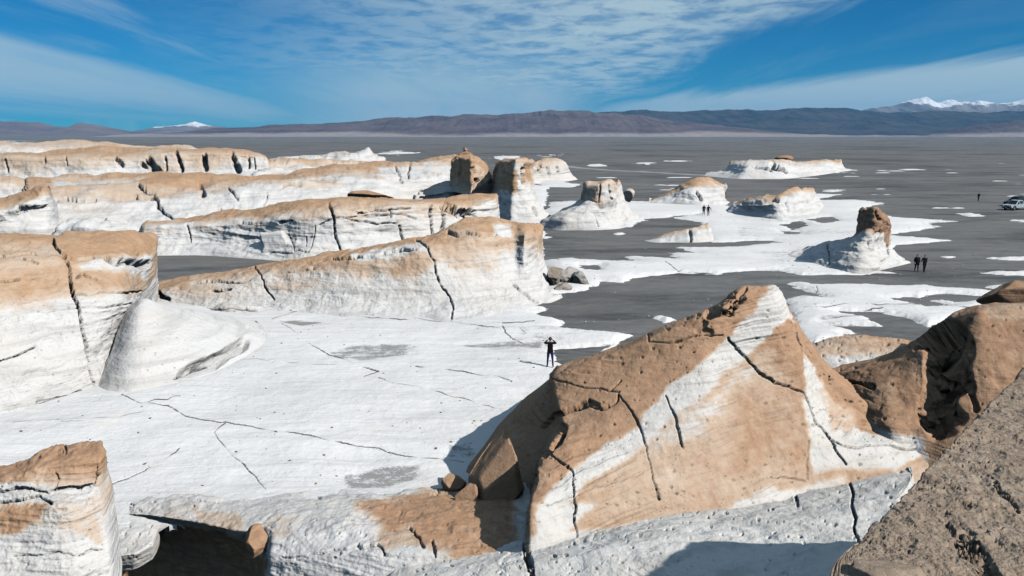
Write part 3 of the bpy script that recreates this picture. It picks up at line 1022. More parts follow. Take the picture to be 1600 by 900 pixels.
formation('rock_ridge', [('z', 0, [(-160, 288), (60, 288), (230, 286), (422, 284)], 0.0),
                         ('s', 3, [(-160, 274), (60, 275), (140, 271), (225, 268), (250, 269), (300, 267), (350, 265), (400, 264), (419, 268)], 0.25),
                         ('s', 2.5, [(-160, 246), (60, 246), (140, 246), (225, 244), (250, 240), (300, 239), (350, 239), (400, 243), (416, 248)], 0.6),
                         ('s', 30, [(-160, 240), (60, 241), (100, 235), (140, 231), (220, 231), (300, 233), (350, 234), (400, 239), (412, 243)], 1.0)],
          M_FAR, 'flat-topped tan ridge with a row of notched cliffs, under the far left mountains', seed=12, back=(40, -1), amp=1.0, smooth=1,
          strata=0.3, nscale=0.6,
          cracks=[([(232, 250), (238, 258), (247, 268)], 9, 3.0, 0), ([(258, 246), (260, 266)], 3, 2, 0), ([(276, 238), (281, 252), (284, 266)], 6, 3.2, 0),
                  ([(320, 244), (322, 264)], 5, 2.6, 0), ([(362, 240), (366, 252), (373, 266)], 5, 3, 0), ([(388, 246), (390, 262)], 4, 2, 0), ([(397, 246), (399, 264)], 3, 2, 0),
                  ([(222, 256), (232, 262)], 6, 2, 0), ([(180, 246), (190, 258)], 5, 1.6, 0), ([(103, 245), (105, 258)], 3, 1.6, 0), ([(70, 247), (70, 254)], 3, 1.6, 0), ([(8, 250), (12, 268)], 3, 1.6, 0)])

formation('rock_ridge', [('z', 0, [(40, 364), (150, 356), (250, 352), (330, 348), (420, 342), (520, 332), (600, 326), (690, 316), (740, 312)], 0.0),
                         ('s', 5, [(42, 340), (150, 334), (250, 332), (330, 328), (420, 317), (520, 307), (600, 303), (690, 297), (736, 296)], 0.0),
                         ('s', 6, [(44, 314), (150, 312), (250, 310), (330, 303), (420, 294), (520, 287), (600, 283), (680, 281), (730, 280)], 0.30),
                         ('s', 16, [(46, 297), (150, 294), (250, 291), (330, 288), (420, 280), (480, 273), (560, 266), (640, 261), (690, 256), (724, 258)], 0.75),
                         ('s', 26, [(46, 282), (150, 278), (225, 270), (300, 272), (345, 274), (400, 277), (440, 274), (480, 266), (540, 258), (600, 254), (660, 250), (700, 245), (720, 244)], 0.95)],
          M_MID, 'long white ridge with a tan top running up to the cairn, beyond the sand hollow', seed=13, back=(20, -1), strata=0.9, amp=1.6,
          paint=[([(590, 262), (630, 258), (720, 262), (725, 275), (590, 278)], 0.12, 6), ([(225, 268), (345, 272), (330, 290), (240, 290)], 1.0, 6), ([(80, 283), (220, 283), (220, 296), (80, 296)], 0.2, 8)],
          cracks=[([(216, 288), (240, 305), (248, 325), (272, 343)], 3.2, 0.9), ([(70, 300), (72, 325)], 2.2, 0.4), ([(418, 300), (414, 318), (410, 325)], 1, 0.4),
                  ([(85, 315), (125, 316), (150, 314)], 3, 0.5, 0.4), ([(185, 312), (210, 309), (240, 311)], 4, 0.7, 0.3), ([(312, 292), (318, 304)], 5, 1.2, 0.3),
                  ([(357, 294), (372, 310)], 2.4, 0.6), ([(440, 292), (470, 290)], 3, 0.4, 0.5), ([(618, 262), (628, 284)], 3, 0.8, 0.3), ([(640, 258), (638, 278)], 2.4, 0.7, 0.3), ([(330, 331), (345, 328)], 3, 0.6, 0.2)])

formation('rock_outcrop', [('z', 0, [(640, 330), (680, 328), (720, 326), (770, 318)], 0.0),
                           ('s', 1.5, [(645, 312), (680, 311), (718, 310), (768, 306)], 0.0),
                           ('s', 1, [(650, 298), (685, 296), (720, 292), (765, 294)], 0.05),
                           ('s', 6, [(655, 291), (690, 284), (722, 278), (762, 284)], 0.6)],
          M_MID, 'low broken white outcrop below the cairn block, left of the split pillar', seed=14, back=(8, -1), strata=1.6, amp=2.0)

formation('rock_block', [('Y', 0, [(702, 300, 150), (712, 300, 146), (735, 306, 140), (762, 306, 146), (776, 300, 152)], 0.3),
                         ('Y', 0, [(704, 278, 150), (714, 275, 147), (738, 278, 141), (758, 276, 147), (770, 276, 153)], 0.8),
                         ('Y', 0, [(706, 252, 150), (715, 248, 148), (736, 250, 142), (750, 252, 148), (760, 258, 154)], 1.0),
                         ('Y', 0, [(708, 246, 156), (716, 242, 156), (735, 241, 156), (748, 246, 158), (757, 254, 160)], 1.0)],
          M_MID, 'brown weathered rock block carrying the cairn at the end of the long ridge', seed=15, back=(8, -1), strata=0.4, amp=0.8, amp2=1.3, tan=1, smooth=0, usmooth=0, curved=False, nscale=0.6,
          paint=[([(735, 255), (748, 252), (770, 285), (745, 300)], 0.5, 8)], cracks=[([(716, 248), (716, 290)], 3, 1.2, 0), ([(740, 262), (748, 285)], 4, 1.0, 0)])

formation('rock_pillar', [('z', 0, [(764, 332), (778, 340), (797, 349), (830, 348), (854, 346), (868, 340)], 0.0),
                          ('s', 1.2, [(768, 318), (780, 322), (798, 330), (826, 330), (842, 331), (852, 333)], 0.0),
                          ('s', 1.0, [(768, 296), (780, 297), (800, 304), (816, 305), (830, 306), (838, 310)], 0.0),
                          ('s', 0.5, [(768, 284, 3), (778, 290, 2), (802, 297, 0), (813, 290, 0), (823, 284, 0.4), (832, 292, 1)], 0.3),
                          ('s', 0.2, [(771, 268), (782, 270), (804, 270), (811, 266), (816, 264), (828, 264)], 0.5),
                          ('s', 0.2, [(774, 258), (784, 253), (806, 251), (812, 251), (820, 252), (832, 253)], 0.6),
                          ('s', 4.0, [(780, 251), (788, 249), (806, 248), (812, 247.5), (820, 247), (831, 249)], 0.8)],
          M_MID, 'tall split pillar with a flaring white foot at the end of the ridges', cat='rock', seed=16, back=(6, -1), strata=0.3, amp=0.6, smooth=1, usmooth=1, curved=False, nscale=0.7,
          paint=[([(768, 250), (802, 250), (804, 300), (768, 296)], 0.85, 3), ([(803, 255), (814, 255), (816, 300), (803, 302)], 0.0, 3), ([(815, 255), (832, 258), (830, 288), (818, 280)], 0.9, 3)],
          cracks=[([(816, 264), (818, 286)], 4, 0.9, 0), ([(788, 320), (795, 340)], 2.4, 0.5, 0.4), ([(834, 326), (838, 336)], 3, 0.6, 0.2)])

formation('rock_ridge', [('z', 0, [(824, 288), (850, 286), (880, 284), (903, 281)], 0.0), ('s', 3, [(830, 273), (850, 274), (874, 274), (890, 271)], 0.2),
                         ('s', 1.5, [(830, 258), (850, 256), (874, 258), (888, 262)], 0.4), ('s', 8, [(832, 253), (850, 251), (872, 254), (884, 259)], 0.7)],
          M_FAR, 'short cream ridge showing just right of the split pillar', seed=17, back=(10, -1), strata=0.8, amp=1.8, nscale=0.7,
          cracks=[([(856, 260), (858, 272)], 3, 1, 0), ([(870, 260), (872, 272)], 3, 1, 0), ([(843, 258), (842, 270)], 3, 1, 0)])

formation('rock_mesa', [('z', 0, [(842, 355), (880, 360), (915, 360), (962, 358), (990, 352), (1010, 343)], 0.0),
                        ('s', 2.0, [(862, 339), (890, 338), (912, 338), (950, 340), (972, 338), (988, 334)], 0.0),
                        ('s', 1.2, [(900, 324), (914, 322), (926, 324), (950, 326), (966, 324), (977, 322)], 0.15),
                        ('s', 0.4, [(913, 314, 2.5), (918, 316, 1.6), (935, 318, 0.2), (956, 312, 0.4), (966, 310, 0.6), (973, 312, 1)], 0.25),
                        ('s', 0.2, [(914, 298), (918, 300), (936, 303), (953, 300), (963, 300), (970, 302)], 0.3),
                        ('s', 0.2, [(914, 286), (918, 288), (938, 289), (952, 285), (961, 284), (967, 285)], 0.45),
                        ('s', 3.5, [(917, 284), (922, 285), (938, 285), (952, 283), (960, 281.5), (965, 282)], 1.0)],
          M_MID, 'blocky rock mesa with a tan cap on a spreading white apron', seed=18, back=(6, -1), strata=0.3, amp=1.2, smooth=2,
          paint=[([(913, 288), (936, 292), (936, 318), (913, 314)], 0.6, 3)],
          cracks=[([(937, 290), (936, 316)], 3, 0.6, 0), ([(952, 290), (957, 312)], 3, 0.5, 0.1), ([(974, 332), (978, 342)], 3, 0.8, 0.3), ([(930, 340), (936, 354)], 1, 0.3)])
boulder('boulder', at_y(983, 316, 146), (2.2, 2.2, 2.4), M_MID, 'round cream boulder leaning against the right side of the mesa', seed=5, tan=0.35, sink=0.0, cuts=4)

formation('rock_outcrop', [('z', 0, [(985, 319), (1040, 321), (1090, 323), (1130, 321), (1141, 316)], 0.0), ('s', 2, [(1008, 314), (1050, 313), (1090, 315), (1126, 315), (1134, 312)], 0.0),
                           ('s', 1.5, [(1014, 312), (1052, 305), (1085, 300), (1115, 299), (1133, 291)], 0.1), ('s', 8, [(1018, 311), (1052, 300), (1080, 287), (1104, 281.5), (1132, 289)], 1.0)],
          M_MID, 'wedge-shaped white outcrop with a tan back, behind the far walking couple', seed=19, back=(9, -1), strata=0.5, smooth=1,
          cracks=[([(1088, 299), (1096, 312)], 4, 0.7, 0.2)])

formation('rock_outcrop', [('z', 0, [(1134, 334), (1180, 342), (1220, 346), (1270, 340), (1290, 326)], 0.0), ('s', 1.5, [(1146, 326), (1180, 330), (1220, 332), (1262, 324), (1278, 318)], 0.0),
                           ('s', 1, [(1148, 322), (1175, 320), (1210, 317), (1250, 307), (1273, 305)], 0.0), ('s', 6, [(1149, 318), (1180, 309), (1215, 299), (1244, 291), (1267, 294)], 1.0)],
          M_MID, 'rounded white outcrop with a tan back, right of the far walking couple', seed=20, back=(9, -1), strata=0.7, smooth=1,
          cracks=[([(1228, 316), (1232, 332)], 1, 0.3), ([(1260, 306), (1264, 318)], 1, 0.3), ([(1160, 318), (1200, 316), (1215, 314)], 4, 0.5, 0.15)])

formation('rock_ridge', [('z', 0, [(1100, 275), (1160, 280), (1215, 280), (1270, 275), (1330, 266)], 0.0), ('s', 2, [(1133, 268), (1165, 269), (1210, 271), (1260, 267), (1320, 262)], 0.0),
                         ('s', 2, [(1142, 259), (1170, 258), (1205, 258), (1260, 261), (1313, 256)], 0.1), ('s', 18, [(1143, 254), (1176, 251), (1205, 250), (1262, 253), (1314, 248)], 0.6)],
          M_FAR, 'isolated low white ridge far out on the grey plain', seed=21, back=(20, -1), strata=0.6, smooth=1, nscale=0.6, tan=0.4,
          paint=[([(1275, 245), (1316, 245), (1314, 252), (1275, 254)], 1.0, 2)], cracks=[([(1208, 258), (1228, 268)], 6, 2.2, 0.4), ([(1180, 262), (1205, 266)], 3, 1, 0.3)])
boulder('boulder', at_y(1224, 251, 290), (6.6, 5, 2.6), M_BROWN, 'brown rock perched on the isolated far ridge', seed=8, tan=1, cuts=7, tilty=-0.08)

formation('rock_outcrop', [('z', 0, [(998, 376), (1030, 380), (1080, 380), (1115, 378)], 0.0), ('s', 0.5, [(1006, 375), (1035, 375), (1080, 373), (1109, 369)], 0.0),
                           ('s', 3, [(1009, 374), (1040, 365), (1075, 355), (1106, 349)], 0.6)],
          M_MIDN, 'small pale wedge of rock rising from the sand in front of the far couple', seed=22, back=(4, -0.5), strata=0.4, smooth=1,
          cracks=[([(1077, 360), (1079, 378)], 3, 0.4, 0.3)])

formation('rock_hoodoo', [('z', 0, [(1225, 402), (1285, 422), (1340, 430), (1388, 420), (1424, 411)], 0.0),
                          ('s', 1.2, [(1262, 393), (1300, 404), (1345, 408), (1385, 405), (1404, 400)], 0.0),
                          ('s', 1.0, [(1290, 378), (1318, 384), (1345, 388), (1375, 388), (1389, 388)], 0.0),
                          ('s', 0.8, [(1326, 374), (1340, 371), (1356, 364), (1378, 362), (1389, 372)], 0.25),
                          ('s', 0.4, [(1340, 366), (1347, 363), (1362, 360), (1382, 358), (1391, 362)], 0.8),
                          ('s', -0.3, [(1343, 346), (1350, 346), (1366, 347), (1383, 350), (1394, 353)], 1.0),
                          ('s', 0.3, [(1345, 331), (1352, 329), (1366, 328), (1379, 333), (1391, 343)], 1.0),
                          ('s', 1.2, [(1348, 328), (1354, 326), (1366, 325), (1376, 329), (1387, 339)], 1.0)],
          M_HEAD, 'brown-headed hoodoo on a white pedestal sweeping down to the left', seed=23, back=(3, -0.5), strata=0.4, smooth=2, amp=0.8, amp2=1.4,
          paint=[([(1340, 328), (1394, 330), (1392, 366), (1376, 362), (1340, 366)], 1.0, 3), ([(1378, 358), (1392, 360), (1388, 385), (1382, 380)], 0.9, 2)],
          cracks=[([(1293, 380), (1295, 400), (1295, 415)], 1, 0.3), ([(1355, 380), (1358, 390)], 1, 0.3), ([(1386, 384), (1388, 398)], 2.5, 0.3, 0.3), ([(1368, 332), (1372, 342), (1388, 352)], 4, 0.4, 0)])

formation('rock_ridge', [('z', 0, [(214, 400), (300, 399), (400, 405), (480, 410), (600, 404), (700, 392), (776, 378)], 0.0),
                         ('s', 2.6, [(220, 376), (300, 376), (400, 376), (480, 372), (560, 368), (640, 364), (690, 358), (774, 345)], 0.0),
                         ('s', 0.8, [(226, 357), (300, 354), (400, 348), (480, 338), (560, 327), (640, 322), (690, 322), (730, 322), (773, 314)], 0.42),
                         ('s', 4, [(230, 352), (300, 346), (350, 340), (400, 334), (480, 323), (560, 317), (640, 316), (700, 313), (772, 307)], 0.95),
                         ('s', 5, [(232, 350), (300, 340), (350, 332), (400, 325), (480, 313), (560, 311), (640, 311), (720, 306), (772, 303)], 1.0)],
          M_MIDN, 'white cliff with slanting dark streaks and tan top behind the sand hollow', seed=24, back=(8, -0.5), strata=1.0, smooth=2, bed_h=0.28,
          tilt=(0.10, 0.0), step=1.3,
          paint=[([(225, 350), (330, 342), (400, 338), (440, 345), (330, 356), (228, 362)], 0.25, 8)],
          cracks=[([(673, 322), (674, 345), (676, 368)], 3.5, 1.0, 0.2), ([(694, 324), (694, 345), (690, 362)], 4.5, 1.2, 0.1), ([(697, 324), (710, 326), (735, 334)], 12, 1.6, 0),
                  ([(610, 328), (612, 340)], 2.6, 0.5, 0.6), ([(624, 352), (626, 364), (630, 378)], 2.2, 0.5), ([(514, 320), (522, 350), (528, 378), (533, 392)], 2.1, 0.5),
                  ([(475, 346), (478, 372), (478, 384)], 1, 0.3), ([(492, 352), (490, 372), (482, 392)], 1, 0.3), ([(408, 366), (414, 380), (422, 396)], 3.2, 0.7, 0.5),
                  ([(422, 394), (450, 396), (482, 394)], 2.4, 0.5), ([(450, 366), (458, 382), (460, 392)], 1, 0.3), ([(292, 350), (297, 368), (298, 378)], 2.1, 0.4),
                  ([(378, 348), (396, 351), (408, 349)], 3.0, 0.5, 0.6), ([(438, 348), (456, 346)], 3.4, 0.5, 0.6), ([(560, 334), (600, 330), (640, 326)], 2.4, 0.3, 0.5),
                  ([(500, 352), (560, 346), (620, 350)], 2.4, 0.3, 0.4), ([(540, 340), (580, 338), (650, 342)], 2.2, 0.3, 0.4)])
boulder('boulder', at_y(578, 312.5, 107), (6.4, 3.2, 1.5), M_BROWN, 'long brown boulder lying on the tan top of the streaked cliff', seed=31, tan=1, cuts=8, sink=0.12, tilty=0.06)

formation('rock_ridge', [('z', 0, [(-180, 376), (0, 372), (60, 370), (88, 366), (104, 360)], 0.0), ('s', 1, [(-180, 352), (0, 346), (48, 344), (78, 340), (90, 345)], 0.0),
                         ('s', 0.8, [(-180, 334), (0, 331), (45, 318), (74, 308), (82, 318)], 0.15), ('s', 1.5, [(-180, 326), (0, 323), (45, 309), (70, 294), (78, 296)], 0.9),
                         ('s', 6, [(-180, 314), (0, 312), (40, 300), (67, 289.5), (75, 291)], 1.0)],
          M_MIDN, 'short white ridge with a curling tan crest at the left picture edge', seed=25, back=(6, -0.5), strata=1.0, smooth=1,
          cracks=[([(0, 342), (40, 326), (75, 322)], 7, 0.9, 0.25)])
boulder('boulder', at_z(153, 357), (2.2, 1.8, 1.5), M_MIDN, 'grey block standing on the white ground behind the tan shelf', seed=33, tan=0.1, cuts=8)
boulder('boulder', at_z(184, 362), (3.6, 2.2, 2.3), M_MIDN, 'pale triangular slab right of the grey block, behind the tan shelf', seed=34, tan=0.0, cuts=6, tilty=0.35)
boulder('boulder', at_z(330, 334) + np.array([0, 0, 0.6]), (1.4, 1.0, 0.9), M_MIDN, 'small dark stone on the long white ridge', seed=35, tan=0.5, cuts=6)

formation('rock_ridge', [('z', 0, [(222, 500), (330, 506), (430, 508), (560, 512), (700, 510), (770, 500), (806, 492), (840, 484), (880, 466)], 0.0),
                         ('s', 4.6, [(226, 480), (330, 480), (430, 478), (560, 474), (700, 466), (770, 458), (806, 452), (835, 452), (862, 450)], 0.0),
                         ('s', 1.6, [(230, 464), (330, 458), (430, 448), (560, 434), (670, 415), (760, 408, 1.6), (801, 400, 2.5), (822, 402, 0.4), (841, 408, 1.2)], 0.28),
                         ('s', 1.0, [(232, 455), (330, 444), (430, 430), (560, 405), (670, 390), (755, 372), (802, 366), (824, 366), (843, 372)], 0.7),
                         ('s', 3.0, [(234, 449), (330, 434), (420, 415), (560, 391), (670, 371), (740, 350), (801, 350), (824, 352), (844, 354)], 1.0),
                         ('s', 2.0, [(234, 447), (330, 430), (420, 413), (569, 385), (690, 363), (737, 336), (790, 342), (820, 347), (842, 350)], 0.9)],
          M_MIDN, 'big white ridge with a tan back ending in a square cliff beside the sand', seed=26, back=(6, -0.5), strata=0.55, smooth=5, bed_h=0.3, step=1.25,
          nscale=0.8, tilt=(0.05, 0.0),
          paint=[([(600, 420), (640, 405), (690, 400), (680, 412), (660, 428), (610, 434)], 0.7, 8), ([(700, 345), (780, 345), (780, 358), (700, 362)], 0.85, 6),
                 ([(545, 395), (660, 384), (672, 398), (560, 410)], 0.05, 5), ([(770, 350), (800, 350), (800, 372), (770, 366)], 0.15, 5), 
                 ([(700, 362), (800, 375), (800, 390), (720, 385)], 0.6, 8), ([(300, 440), (420, 425), (520, 420), (540, 450), (400, 455), (300, 455)], 0.35, 10)],
          cracks=[([(650, 376), (662, 382), (671, 396), (680, 408), (686, 440), (702, 462), (708, 482), (705, 498)], 2.8, 0.6), ([(398, 416), (408, 430), (413, 448), (428, 468)], 2.6, 0.5),
                   ([(803, 446), (815, 456), (830, 468), (840, 472)], 2.1, 0.3, 0.5), 
                  ([(700, 363), (735, 364), (775, 366)], 3.4, 0.5, 0.5),
                  ([(520, 404), (560, 401), (600, 396), (650, 390)], 3.0, 0.4, 0.4), ([(425, 430), (460, 424), (490, 420)], 2.4, 0.3, 0.4), ([(300, 444), (345, 440), (390, 438)], 2.4, 0.3, 0.6),
                  ([(330, 454), (360, 452)], 3, 0.3, 0.5), ([(240, 452), (250, 462), (262, 468)], 5, 0.4, 0.2)])
# fallen slabs at the cliff foot
for k, (x, y, d, r, s, t, tx, lab) in enumerate([
        (866, 449, (1.7, 1.5, 2.3), 0.5, 41, 0.55, 0.3, 'dark upright fallen slab at the left of the slab pile by the square cliff'),
        (887, 442, (3.2, 1.8, 2.3), 1.1, 42, 0.35, -0.5, 'largest grey fallen slab in the pile by the square cliff'),
        (908, 446, (2.2, 1.8, 1.6), 2.0, 43, 0.2, 0.5, 'pale fallen slab at the right of the slab pile by the square cliff'),
        (880, 455, (2.0, 1.4, 0.8), 0.2, 44, 0.3, 0.15, 'flat fallen slab at the front of the slab pile by the square cliff')]):
    boulder('fallen_slab', at_z(x, y), d, M_DARK, lab, 'rock', seed=s, rot=r, tan=t, cuts=18, rough=0.3, tiltx=tx, group='fallen slabs at the cliff foot')

formation('rock_shelf', [('z', 0, [(-260, 705), (-100, 675), (0, 657), (90, 636), (140, 622), (172, 600), (210, 552)], 0.0),
                         ('s', 1.2, [(-260, 610), (-100, 590), (0, 580), (90, 570), (135, 560), (168, 535), (205, 508)], 0.0),
                         ('s', 1.4, [(-260, 515), (-100, 508), (0, 503), (60, 494), (130, 485), (190, 478), (222, 467)], 0.05),
                         ('s', 1.6, [(-260, 470), (-100, 462), (0, 455), (60, 450), (130, 448), (190, 446), (228, 444)], 0.7),
                         ('s', 2.0, [(-260, 420), (-100, 412), (0, 408), (85, 404), (130, 408), (190, 408), (233, 404)], 0.6),
                         ('s', 4.0, [(-260, 384), (-100, 380), (0, 376), (85, 376), (120, 376), (190, 376), (238, 378)], 0.9),
                         ('s', 3.0, [(-260, 372), (-100, 368), (0, 366), (85, 370), (105, 362), (180, 361), (241, 364)], 1.0)],
          M_MIDN, 'tan-topped white rock shelf split by a long vertical crack at left', seed=27, back=(5, -0.5), strata=0.7, smooth=4, bed_h=0.25, step=1.35, nscale=0.8,
          paint=[([(85, 378), (110, 402), (240, 395), (240, 362), (100, 362)], 1.0, 3), ([(120, 415), (160, 408), (190, 400), (240, 398), (232, 440), (200, 425), (130, 425)], 0.15, 6),
                 ([(0, 380), (80, 385), (100, 420), (0, 430)], 0.55, 8)],
          cracks=[([(83, 374), (88, 388), (102, 400), (106, 412), (110, 440), (122, 478), (128, 510), (138, 560), (146, 596), (149, 618)], 3.6, 0.9, 0.9),
                  ([(100, 402), (125, 405), (145, 403)], 4, 0.4, 0.4), ([(166, 403), (185, 410), (215, 413), (228, 412)], 8, 0.9, 0.2), ([(0, 440), (30, 437)], 2.6, 0.3, 0.6),
                  ([(120, 434), (130, 428), (150, 436)], 3, 0.4, 0.3), ([(120, 459), (180, 457), (220, 455)], 2.2, 0.25, 0.6), ([(60, 486), (130, 480), (205, 475)], 2.2, 0.2, 0.6),
                  ([(0, 565), (25, 556), (57, 541)], 2.4, 0.25, 0.7), ([(0, 400), (40, 396), (55, 398)], 2.4, 0.3, 0.5), ([(35, 404), (60, 412)], 3, 0.3, 0.4), ([(60, 628), (110, 620), (125, 612)], 5, 0.2, 0.2)])

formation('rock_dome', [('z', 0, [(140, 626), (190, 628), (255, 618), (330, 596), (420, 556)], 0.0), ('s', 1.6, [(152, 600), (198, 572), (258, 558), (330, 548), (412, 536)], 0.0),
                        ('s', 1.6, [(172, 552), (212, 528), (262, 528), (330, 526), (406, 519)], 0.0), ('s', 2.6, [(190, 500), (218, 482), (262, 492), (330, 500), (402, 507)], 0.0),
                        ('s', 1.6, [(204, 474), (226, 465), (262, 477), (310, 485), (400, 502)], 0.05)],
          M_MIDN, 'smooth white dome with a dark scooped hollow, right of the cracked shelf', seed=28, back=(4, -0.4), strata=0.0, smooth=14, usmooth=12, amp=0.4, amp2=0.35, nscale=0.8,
          cracks=[([(282, 592), (320, 572), (350, 555), (380, 538)], 13, 0.55, 0.42), ([(298, 586), (330, 572)], 8, 0.25, 0.9), ([(272, 592), (283, 588)], 4, 0.3, 1.0)])  # shade of the scooped hollow painted in sand grey over the carving
boulder('stone', at_z(279, 594), (0.55, 0.45, 0.4), M_BROWN, 'small dark stone at the low end of the scooped hollow', 'stone', seed=52, tan=0.8, cuts=6)
formation('rock_outcrop', [('z', 0, [(322, 489), (350, 494), (390, 495), (424, 492)], 0.0), ('s', 0.3, [(326, 483), (350, 484), (390, 488), (420, 489)], 0.0), ('s', 0.8, [(330, 479), (360, 474), (392, 478), (416, 486)], 0.05)],
          M_MIDN, 'low broken lens of rock lying on the pavement under the tan-backed ridge', seed=29, back=(1.5, -0.3), strata=1.5, amp=1.5,
          cracks=[([(335, 486), (360, 480), (400, 486)], 3, 0.25, 0.8)])

formation('rock_ridge', [('z', 0, [(-120, 309), (60, 307), (160, 305), (250, 303)], 0.1), ('s', 2, [(-120, 298), (60, 297), (160, 296), (246, 298)], 0.2),
                         ('s', 2, [(-120, 289), (60, 287), (160, 285), (242, 292)], 0.5), ('s', 18, [(-120, 283), (60, 279), (120, 276), (160, 277), (238, 287)], 0.85)],
          M_MID, 'low cream ridge with tan patches in front of the notched cliffs at left', seed=101, back=(14, -1), strata=1.2, amp=2.0, amp2=1.4, smooth=1)
formation('rock_ridge', [('z', 0, [(455, 264), (520, 263), (575, 262), (606, 259)], 0.0), ('s', 4, [(462, 257), (520, 255), (572, 253), (602, 255)], 0.1),
                         ('s', 4, [(468, 251), (520, 248), (568, 243), (598, 250)], 0.15), ('s', 14, [(472, 249), (520, 245), (550, 240), (576, 235), (596, 247)], 0.3)],
          M_FAR, 'white angular ridge breaking the plain left of the cairn block', seed=102, back=(16, -1), strata=1.0, amp=2.2, amp2=1.8, smooth=0, curved=False, nscale=0.6)
formation('rock_ridge', [('z', 0, [(395, 286), (450, 283), (520, 279), (590, 275)], 0.1), ('s', 3, [(402, 274), (450, 271), (520, 268), (586, 266)], 0.3),
                         ('s', 10, [(408, 262), (450, 260), (520, 257), (580, 257)], 0.5), ('s', 12, [(412, 256), (450, 252), (500, 250), (540, 250), (576, 254)], 0.7)],
          M_FAR, 'low cream and tan swell between the notched cliffs and the angular ridge', seed=103, back=(16, -1), strata=0.9, amp=2.2, amp2=1.6, smooth=1, nscale=0.6)
formation('rock_slab', [('z', 0, [(406, 404), (450, 405), (490, 402)], 0.0), ('s', 0.3, [(414, 386), (450, 386), (482, 390)], 0.0), ('s', 0.6, [(407, 367), (440, 364), (464, 373)], 0.0),
                        ('s', 0.5, [(408, 364), (440, 361), (462, 370)], 0.1)],
          M_MIDN, 'square white slab leaning against the streaked cliff above the sand hollow', seed=104, back=(1.0, -0.3), strata=0.4, amp=0.4, amp2=0.8, smooth=0, curved=False, nscale=0.5)
formation('rock_outcrop', [('z', 0, [(84, 372), (130, 372), (190, 372), (246, 370)], 0.0), ('s', 1, [(92, 360), (130, 359), (190, 360), (238, 362)], 0.0), ('s', 3, [(96, 351), (130, 347), (150, 345), (190, 350), (232, 357)], 0.15)],
          M_MIDN, 'low rubbly white rise directly behind the cracked tan shelf', seed=105, back=(4, -0.5), strata=1.4, amp=2.0, amp2=1.8, smooth=1)

# ------------------------------------------------------------------ foreground
formation('rock_outcrop', [('Y', 36.0, [(1262, 630), (1300, 620), (1345, 605), (1390, 595), (1440, 580)], 0.2), ('Y', 37.0, [(1264, 575), (1300, 566), (1345, 563), (1390, 560), (1440, 560)], 0.15),
                           ('Y', 38.0, [(1266, 552), (1300, 548), (1345, 545), (1390, 543), (1440, 548)], 0.55), ('Y', 39.5, [(1268, 541), (1300, 531), (1340, 526), (1390, 529), (1440, 538)], 0.7)],
          M_NEAR, 'low pale tan outcrop between the great rock and the dark ridge', seed=61, back=(4, -0.5), strata=0.5, tan=0.5, pits=120)

formation('rock_ridge', [('Y', 0, [(1272, 700, 30.70), (1345, 740, 29.20), (1405, 745, 28.20), (1452, 740, 27.4), (1500, 760, 26.6), (1560, 760, 26.4), (1720, 760, 27.0)], 0.8),
                         ('Y', 0, [(1280, 636, 32.00), (1342, 655, 30.20), (1400, 668, 28.80), (1438, 650, 29.2), (1500, 640, 28.6), (1556, 625, 28.3), (1720, 610, 29.0)], 0.95),
                         ('Y', 0, [(1288, 600, 33.20), (1342, 610, 31.40), (1398, 610, 30.40), (1430, 600, 30.4), (1492, 585, 29.6), (1540, 575, 29.2), (1720, 560, 29.6)], 0.8),
                         ('Y', 0, [(1290, 588, 34.20), (1345, 578, 32.80), (1400, 565, 32.00), (1428, 556, 31.6), (1490, 530, 30.8), (1536, 520, 30.2), (1720, 505, 30.4)], 1.0),
                         ('Y', 0, [(1290, 583, 35.20), (1345, 570, 34.80), (1402, 551, 34.20), (1430, 534, 33.3), (1492, 492, 32.2), (1536, 484, 31.2), (1720, 478, 31.2)], 1.0),
                         ('Y', 0, [(1290, 580, 36.20), (1345, 567, 36.20), (1402, 548, 35.70), (1430, 531, 35.0), (1494, 487, 34.0), (1540, 477, 33.4), (1720, 468, 33.4)], 1.0)],
          M_BROWN, 'brown ridge with a shaded left flank and sunlit tan shoulder at right', seed=62, back=(5, -0.5), strata=0.5, amp=0.9, amp2=0.6, step=1.4, pits=160,
          paint=[([(1280, 612), (1330, 640), (1372, 668), (1440, 690), (1450, 760), (1280, 760)], 0.1, 8), ([(1535, 478), (1720, 470), (1720, 500), (1560, 505), (1540, 500)], 0.55, 6)],
          cracks=[([(1430, 545), (1460, 530), (1490, 515), (1515, 500)], 5, 0.4, 0), ([(1290, 585), (1310, 592), (1340, 598), (1362, 604)], 6, 0.5, 0), ([(1466, 525), (1480, 570), (1476, 640)], 46, 1.3, 0), ([(1500, 560), (1518, 600), (1525, 640)], 7, 0.3, 0)])
boulder('boulder', at_y(1590, 485, 36), (2.9, 2.2, 1.7), M_BROWN, 'dark brown boulder on the ridge top at the right picture edge', seed=63, tan=1, cuts=10, sink=0.2)

